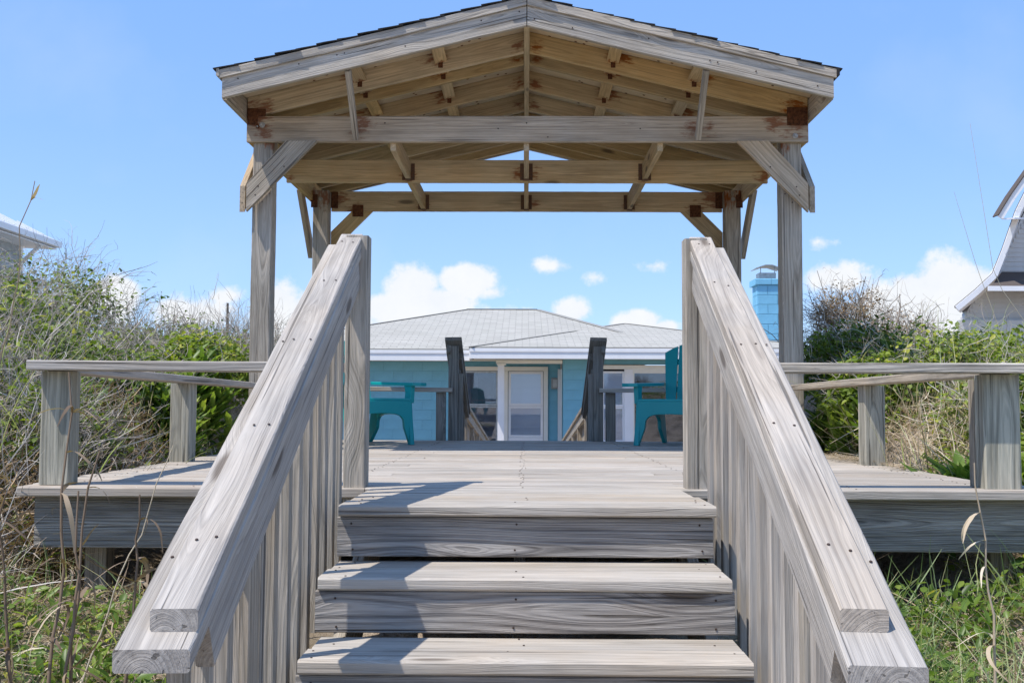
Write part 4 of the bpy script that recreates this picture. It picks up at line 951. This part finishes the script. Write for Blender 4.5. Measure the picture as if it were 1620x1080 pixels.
def broad_plant(label, c, n, H, tm=.5, w=.05, group='broad leaved plants beside the deck', L=.2):
    z = float(gz(*c)); t = thing('broad_leaf_plant', (c[0], c[1], z), label, 'plant', group)
    b = blades_pts(c[0], c[1], n, .05); a = rng.uniform(0, 6.28, n); out = np.stack([np.cos(a), np.sin(a), np.zeros(n)], 1)
    st = curve(b, unit(out * rng.uniform(.05, .45, (n, 1)) + [0, 0, 1]), rng.uniform(.6, 1, n) * H, 7, out * .02, .05)
    tubes(st, np.linspace(.0045, .002, 7)[None].repeat(n, 0), rng.uniform(.3, .7, n), GRASSG, 'stem', t)
    k = 17; pos = []; dv = []; 
    for j in range(k):
        u = .12 + .88 * j / (k - 1); f = u * 6; i0 = min(5, int(f)); p = st[:, i0] + (st[:, i0 + 1] - st[:, i0]) * (f - i0); an = j * 2.4 + rng.uniform(0, .6, n)
        o_ = np.stack([np.cos(an), np.sin(an), np.full(n, .55 + u * .7)], 1); pos.append(p); dv.append(unit(o_))
    pos = np.concatenate(pos); dv = np.concatenate(dv); m = len(pos); nrm = unit(np.array([0, 0, 1.0]) - dv * dv[:, 2:3] + rng.normal(0, .15, (m, 3)))
    leaves(pos, dv, nrm, rng.uniform(.6, 1.1, m) * L, rng.uniform(.7, 1.2, m) * w, np.clip(rng.normal(tm, .17, m), 0, 1), BROAD, 'leaf_mass', t, fold=.22)
    return t
def stalk(label, base, tip, r=.006, curl=7, group='dry stalks before the left deck edge', tint=.35, heads=True, name='dry_stalk', leafL=.14):
    b = np.array([[base[0], base[1], float(gz(base[0], base[1])) if len(base) < 3 else base[2]]]); t = thing(name, tuple(b[0]), label, 'plant stalk', group)
    tip = np.array(tip); v = tip - b[0]; L = np.linalg.norm(v); n = 14; u = np.linspace(0, 1, n)[:, None]
    P = b + u * v + np.cumsum(rng.normal(0, L * .011, (n, 3)), 0) * u; P = P[None]
    tubes(P, (np.linspace(1, .35, n) * r)[None], np.array([tint]), DRY, 'stem', t, kind=None, k=5)
    for i in range(curl):
        j = rng.integers(2, n - 1); a = rng.uniform(0, 6.28); o_ = np.array([[math.cos(a), math.sin(a) * .6, rng.uniform(.2, 1.0)]])
        Q = curve(P[0, j:j + 1], o_, np.array([rng.uniform(.5, 1.2) * leafL]), 9, o_ * .0 + rng.normal(0, .18, (1, 3)) + [[0, 0, -.30]], .1)
        ribbons(Q, (np.array([.4, .8, 1, 1, .9, .8, .6, .4, .15]) * rng.uniform(.007, .017))[None], unit(np.cross(o_, [0, .3, 1.0])), np.array([np.clip(tint + rng.normal(.05, .15), 0, 1)]), DRY, 'dead_leaf', t, kind=None)
    return t
def pxw(px, py, d): return np.array([(px - 832) * d / F, d, EYE + (640.5 - py) * d / F])

# ------------------------------------------------------------------ left vegetation
bush('vine_shrub', 'large tangled yellow green shrub below the grey house at the left edge', 'shrub', (-3.75, 6.9), (1.0, .9, .62), 4600, 2900, .055, .7, tintm=.5, tints=.28, twL=.42)
bush('vine_shrub', 'dense dark green vine shrub directly behind the left low railing', 'shrub', (-2.95, 6.5), (.75, .6, .42), 4800, 1800, .05, .6, tintm=.28, tints=.22, twL=.3)
bush('vine_shrub', 'olive leaved shrub with bare grey twig tips behind the first gazebo post', 'shrub', (-3.0, 8.9), (.85, .7, .34), 4800, 2600, .04, .5, tintm=.42, tints=.2, twL=.42, sky=1.4)
bush('bare_shrub', 'nearly leafless grey twig shrub beside the left gazebo post', 'shrub', (-2.75, 9.9), (.55, .5, .62), 1400, 1500, .03, .5, tintm=.45, twL=.5, sky=1.8)
bush('bare_shrub', 'tangle of bare grey stems at the left picture edge before the leafy shrub', 'shrub', (-3.1, 5.3), (.6, .5, .75), 2000, 1900, .04, .6, tintm=.45, twL=.6, sky=1.2)
bush('vine_shrub', 'mixed green and brown undergrowth between the two left railing posts', 'shrub', (-2.55, 5.25), (.5, .6, .36), 2800, 1600, .045, .6, tintm=.35, tints=.25, twL=.3)
bush('vine_shrub', 'far olive shrub rising behind the tangle on the left slope', 'shrub', (-4.6, 9.2), (1.2, .9, .55), 4500, 2400, .045, .6, tintm=.4, twL=.5, sky=1.3)
broad_plant('clump of long bright green leaves just left of the gazebo post', (-2.25, 7.15), 34, .36, .6, .045)
broad_plant('clump of lance shaped green leaves beside the middle left railing post', (-2.22, 6.55), 20, .34, .5, .04)
broad_plant('light green leafy tuft seen between the left railing posts', (-2.62, 5.7), 18, .5, .5, .03, L=.14)
grass_clump('grass_clump', 'pale upright grass blades beside the left gazebo post', (-2.3, 6.1), 60, .5, .10, GRASSG, .01, .5)
grass_clump('grass_clump', 'long green and straw blades rising above the left railing', (-2.9, 5.5), 170, .95, .28, GRASSG, .011, .55, ndry=120, arch=.5)
grass_clump('grass_clump', 'straw coloured grass at the far left picture edge', (-2.75, 4.7), 130, .8, .25, GRASSG, .008, .6, ndry=170, arch=.5)

# ------------------------------------------------------------------ right vegetation
bush('dry_shrub', 'brown topped dry shrub with bare branches right of the chimney', 'shrub', (2.9, 9.3), (.36, .4, .74), 4200, 1700, .03, .5, leafmat=BROWNL, tintm=.5, twL=.34, sky=1.3)
bush('dry_shrub', 'smaller half dead shrub between the brown shrub and the green mound', 'shrub', (3.5, 9.6), (.30, .4, .52), 1400, 800, .03, .4, leafmat=BROWNL, tintm=.5, twL=.4, sky=1.6)
bush('vine_shrub', 'bright yellow green shrub mound below the pale gable house', 'shrub', (3.9, 6.9), (.9, .8, .42), 8000, 700, .05, .6, tintm=.72, tints=.2, twL=.3)
bush('vine_shrub', 'green shrub with straw stems behind the right railing', 'shrub', (3.0, 7.3), (.75, .7, .40), 5500, 900, .045, .55, tintm=.52, tints=.22, twL=.3)
bush('vine_shrub', 'dark green shrub between the right gazebo post and the brown shrub', 'shrub', (2.5, 7.9), (.45, .5, .42), 4000, 700, .045, .5, tintm=.3, twL=.3)
bush('vine_shrub', 'low green bush with straw litter beneath the right railing cap', 'shrub', (2.85, 5.8), (.5, .5, .40), 3500, 700, .05, .5, tintm=.45, tints=.25, twL=.3)
broad_plant('tall clump of long green leaves left of the middle right railing post', (2.22, 6.9), 34, .36, .55, .05)
broad_plant('second clump of long green leaves at the right gazebo post', (2.15, 7.5), 24, .32, .45, .045)
broad_plant('low clump of broad shining leaves at the right deck edge', (2.15, 5.15), 15, .24, .55, .055, L=.24)
broad_plant('pale green broad leaf clump before the double post', (2.3, 4.85), 13, .32, .65, .05, L=.22)
broad_plant('small bright green sprouts beside the middle right railing post', (2.05, 5.45), 9, .18, .6, .04, L=.12)
grass_clump('grass_clump', 'upright pale grass blades behind the right railing', (2.55, 5.6), 110, .75, .2, GRASSG, .01, .55, ndry=90, arch=.4)
grass_clump('sea_oats', 'long arching sea oat blades standing against the sky at the right', (3.35, 6.6), 150, 1.05, .3, GRASSG, .007, .6, ndry=60, arch=.7)
grass_clump('sea_oats', 'arching sea oat blades between the brown shrub and the green mound', (2.9, 7.6), 130, .95, .35, GRASSG, .007, .65, ndry=60, arch=.8)
grass_clump('sea_oats', 'thin arching blades before the pale gable house', (3.7, 6.2), 120, .95, .3, GRASSG, .007, .65, ndry=70, arch=.6)
# thin seed stalks against the sky
for (b, tps, lab) in (((3.45, 6.2), [pxw(1573, 440, 6.2), pxw(1540, 190, 6.1)], 'tall thin pinkish grass stalk rising highest at the right'), ((3.2, 6.6), [pxw(1545, 420, 6.6), pxw(1512, 300, 6.6)], 'faint thin grass stalk left of the tallest one')):
    t = thing('seed_stalk', (b[0], b[1], float(gz(*b))), lab, 'grass stalk', 'thin stalks against the sky')
    P = np.stack([np.array([b[0], b[1], float(gz(*b))])] + tps); u = np.linspace(0, 2, 16); Q = np.stack([np.interp(u, [0, 1, 2], P[:, i]) for i in range(3)], 1)
    tubes(Q[None], np.linspace(.0028, .0011, 16)[None], np.array([.9]), DRY, 'stem', t, kind=None)
t = stalk('dark seed head reed leaning in at the left edge beside the metal roof', (-2.62, 5.0), pxw(40, 262, 5.0), .006, 5, None, .45, leafL=.22)
t = stalk('thin dark cane leaning left of the brown shrub', (2.85, 8.0), pxw(1281, 465, 8.0), .006, 0, None, .1, name='bare_cane')

# ------------------------------------------------------------------ foreground stalks and grass
fs_ = [((95, 960, 2.9), (62, 625, 3.0)), ((100, 1010, 2.75), (92, 770, 2.85)), ((55, 1000, 2.9), (14, 760, 3.0)), ((30, 960, 3.0), (30, 800, 3.05)), ((118, 980, 2.8), (118, 770, 2.9)), ((200, 985, 3.15), (212, 785, 3.2))]
lb = ['tallest brown dry stalk crossing the first left railing post', 'brown dry stalk with curled leaves before the left rim board', 'grey dry stalk leaning left near the left picture edge', 'short grey stalk at the left picture edge', 'dry stalk with drooping leaves under the railing post', 'dry stalk with hanging curled leaves before the dark gap under the deck']
for (a, b), l in zip(fs_, lb):
    A = pxw(*a); B = pxw(*b); A[2] = float(gz(A[0], A[1])) - .02; stalk(l, tuple(A), B, .0075, 16, tint=.14, leafL=.17)
for (a, b, l) in (((1570, 990, 3.1), (1528, 690, 3.1), 'tall pale brown stalk before the right double post'),):
    A = pxw(*a); B = pxw(*b); A[2] = float(gz(A[0], A[1])) - .02; stalk(l, tuple(A), B, .006, 8, None, .6, leafL=.16)
A = pxw(120, 870, 3.4); A[2] = float(gz(A[0], A[1])); stalk('long straw stem arching right across the left deck corner', tuple(A), pxw(258, 680, 3.5), .004, 1, None, .75, name='straw_stem')
def litter(name, label, x0, x1, y0, y1, n, L, mat, w, tm, zr=.05, flat=.35, thin=None, cat=None):
    x = rng.uniform(x0, x1, n); y = rng.uniform(y0, y1, n)
    if thin is not None: k = thin(x, y); x, y = x[k], y[k]; n = len(x)
    b = np.stack([x, y, gz(x, y) + rng.uniform(0, zr, n) ** 1.0], 1); a = rng.uniform(0, 6.28, n); d = unit(np.stack([np.cos(a), np.sin(a), np.abs(rng.normal(0, flat, n))], 1))
    P = curve(b, d, rng.uniform(.4, 1.2, n) * L, 5, rng.normal(0, .14, (n, 3)), .12, .06); side = unit(np.cross(d, rng.normal(0, .5, (n, 3)) + [0, 0, 1]))
    o = ribbons(P, w * np.array([.7, 1, 1, .8, .2])[None] * rng.uniform(.5, 1.3, (n, 1)), side, np.clip(rng.normal(tm, .25, n), 0, 1), mat, name)
    return tag(o, label, cat)
noise2 = lambda x, y, f, p=0: np.sin(x * f + p) * np.sin(y * f * 1.3 + p * 2) + .5 * np.sin(x * f * 2.3 + 1) * np.sin(y * f * 1.9 + 2)
keepout = lambda x, y: (np.abs(x) > .80) & ~((np.abs(x) < 1.97) & (y > 4.15))
litter('straw_litter', 'tangled tan straw and dead stems covering the sand on both sides', -3.6, 3.6, 1.6, 4.9, 60000, .14, DRY, .0040, .42, .08, .35, thin=keepout, cat='dry grass')
litter('straw_litter', 'straw and dead stems strewn over the slopes behind the railings', -5.2, 5.2, 4.5, 8.2, 34000, .20, DRY, .0045, .6, .16, .5, thin=lambda x, y: (np.abs(x) > 1.98), cat='dry grass')
litter('short_grass', 'thin green and straw blades growing before the deck', -3.4, 3.4, 1.7, 4.6, 7000, .17, GRASSG, .004, .4, .01, 1.1, thin=lambda x, y: keepout(x, y) & ((noise2(x, y, 3.1) > -.15) | (x > 0)), cat='grass')
litter('pine_needles', 'brown pine needle drift on the right deck edge by the railing post', 1.55, 2.5, 5.0, 6.9, 3500, .10, DRY, .003, .45, .03, .25, thin=lambda x, y: (x > 2.0), cat='pine needles')
def cover(name, label, n, x0, x1, y0, y1, L, mat, tm, thin, h=.10, w=.5):
    x = rng.uniform(x0, x1, n); y = rng.uniform(y0, y1, n); k = thin(x, y); x, y = x[k], y[k]; n = len(x)
    pos = np.stack([x, y, gz(x, y) + rng.uniform(.0, h, n)], 1); nrm = unit(rng.normal(0, .5, (n, 3)) + [0, -.2, 1]); dv = unit(np.cross(nrm, rdir(n)) + [0, 0, .35])
    o = leaves(pos, dv, nrm, rng.uniform(.5, 1.2, n) * L, rng.uniform(.7, 1.2, n) * L * w, np.clip(rng.normal(tm, .22, n), 0, 1), mat, name); return tag(o, label, 'ground cover')
cover('creeping_ground_cover', 'creeping light green leaves on the sand at the lower left', 3800, -3.2, -.85, 1.7, 4.0, .055, BROAD, .55, lambda x, y: keepout(x, y) & (noise2(x, y, 2.4, .6) > -.05) & (y < 3.7))
cover('creeping_ground_cover', 'thick green creeping leaves below the right rim board', 11000, .85, 3.3, 1.7, 4.2, .055, BROAD, .45, lambda x, y: keepout(x, y) & (noise2(x, y, 2.9, 2) > -.45), .16)
cover('creeping_ground_cover', 'small leaves creeping over the left slope behind the deck', 9000, -5, -2.0, 4.3, 7.5, .05, LEAFG, .45, lambda x, y: noise2(x, y, 2.1, 3) > -.3, .16, .6)
cover('creeping_ground_cover', 'small leaves creeping over the right slope behind the deck', 9000, 2.0, 5, 4.3, 7.5, .05, LEAFG, .55, lambda x, y: noise2(x, y, 2.1, 5) > -.4, .16, .6)
cover('back_slope_foliage', 'mass of low foliage covering the dune crest further back', 16000, -9, 9, 8, 14, .07, LEAFG, .42, lambda x, y: np.abs(x) > 2.6, .35, .6)
G1 = 'grass clumps in the foreground'
grass_clump('grass_clump', 'clump of long green and straw blades before the right rim board', (1.72, 3.35), 120, .50, .12, GRASSG, .006, .35, G1, ndry=90, arch=.5)
grass_clump('grass_clump', 'large leaning grass clump at the lower right corner', (1.85, 2.75), 150, .55, .14, GRASSG, .006, .35, G1, ndry=110, arch=.5)
grass_clump('grass_clump', 'sparse thin blades beside the right handrail foot', (1.35, 3.3), 60, .45, .10, GRASSG, .004, .4, G1, ndry=30, arch=.6)
grass_clump('grass_clump', 'green blades in the lower left corner beside the handrail end', (-1.12, 2.5), 50, .38, .08, GRASSG, .005, .35, G1, ndry=25, arch=.5)
grass_clump('grass_clump', 'grey green blades among the dry stalks at lower left', (-1.65, 3.1), 70, .36, .12, GRASSG, .005, .45, G1, ndry=60, arch=.5)
grass_clump('grass_clump', 'straw tuft at the left picture edge below the deck corner', (-2.2, 3.8), 80, .45, .14, GRASSG, .006, .6, G1, ndry=110, arch=.5)
broad_plant('bright green leafy sprig hanging before the right rim board', (2.05, 3.75), 10, .42, .6, .04, None, L=.10)

bush('vine_shrub', 'green leafy shrub filling the slope left of the first gazebo post', 'shrub', (-2.45, 7.7), (.4, .6, .32), 4200, 600, .05, .6, tintm=.5, tints=.22, twL=.28)
bush('vine_shrub', 'dark leafy undergrowth right of the right gazebo post', 'shrub', (2.4, 7.1), (.35, .5, .30), 3600, 400, .05, .6, tintm=.4, tints=.22, twL=.25)
cover('creeping_ground_cover', 'light green leaves and sprouts at the left handrail foot', 3600, -2.8, -.85, 2.4, 4.0, .06, BROAD, .55, lambda x, y: keepout(x, y) & (noise2(x, y, 3.4, 1.6) > -.25), .12, .5)
litter('short_grass', 'pale green upright blades at the left below the deck rim', -2.8, -.85, 1.9, 4.1, 2200, .28, GRASSG, .0045, .5, .01, 1.6, thin=lambda x, y: keepout(x, y) & (noise2(x, y, 2.7, .3) > -.1), cat='grass')
litter('short_grass', 'pale green upright blades at the right below the deck rim', .85, 3.2, 1.9, 4.1, 6500, .34, GRASSG, .0045, .5, .01, 1.4, thin=lambda x, y: keepout(x, y) & (noise2(x, y, 2.7, 2.3) > -.3), cat='grass')

bush('vine_shrub', 'small leafy bush just behind the double post of the right railing', 'shrub', (2.65, 5.1), (.35, .35, .26), 3000, 350, .05, .6, tintm=.5, tints=.25, twL=.25)
n = 2200; x = rng.uniform(1.72, 2.02, n); y = rng.uniform(5.3, 6.9, n); k = x > 1.99 - .22 * np.abs(np.sin(y * 2.6 + 1)) * rng.uniform(.4, 1, n); x, y = x[k], y[k]; n = len(x)
a = rng.uniform(0, 6.28, n); d = np.stack([np.cos(a), np.sin(a), np.full(n, .06)], 1)
P = curve(np.stack([x, y, rng.uniform(.003, .02, n)], 1), d, rng.uniform(.05, .11, n), 4, rng.normal(0, .04, (n, 3)) * [1, 1, .2], .04)
tag(ribbons(P, np.full((n, 4), .0028), unit(np.cross(d, [0, 0, 1.0])), np.clip(rng.normal(.5, .2, n), 0, 1), DRY, 'pine_needles'), 'pine needles strewn on the deck boards along the right edge', 'pine needles')

litter('straw_litter', 'reddish brown dead leaves and stems heaped behind the left railing', -3.3, -2.0, 4.2, 6.2, 9000, .11, BROWNL, .008, .55, .30, .6, cat='dead leaves')
litter('straw_litter', 'grey brown dead stems standing at the left picture edge', -3.4, -2.1, 3.6, 5.6, 3500, .55, TWIG, .005, .5, .05, 1.3, cat='dead stems')
litter('straw_litter', 'tan straw standing among the leaves behind the right railing', 2.1, 3.6, 4.6, 7.2, 2600, .45, DRY, .005, .65, .05, 1.3, cat='dry grass')
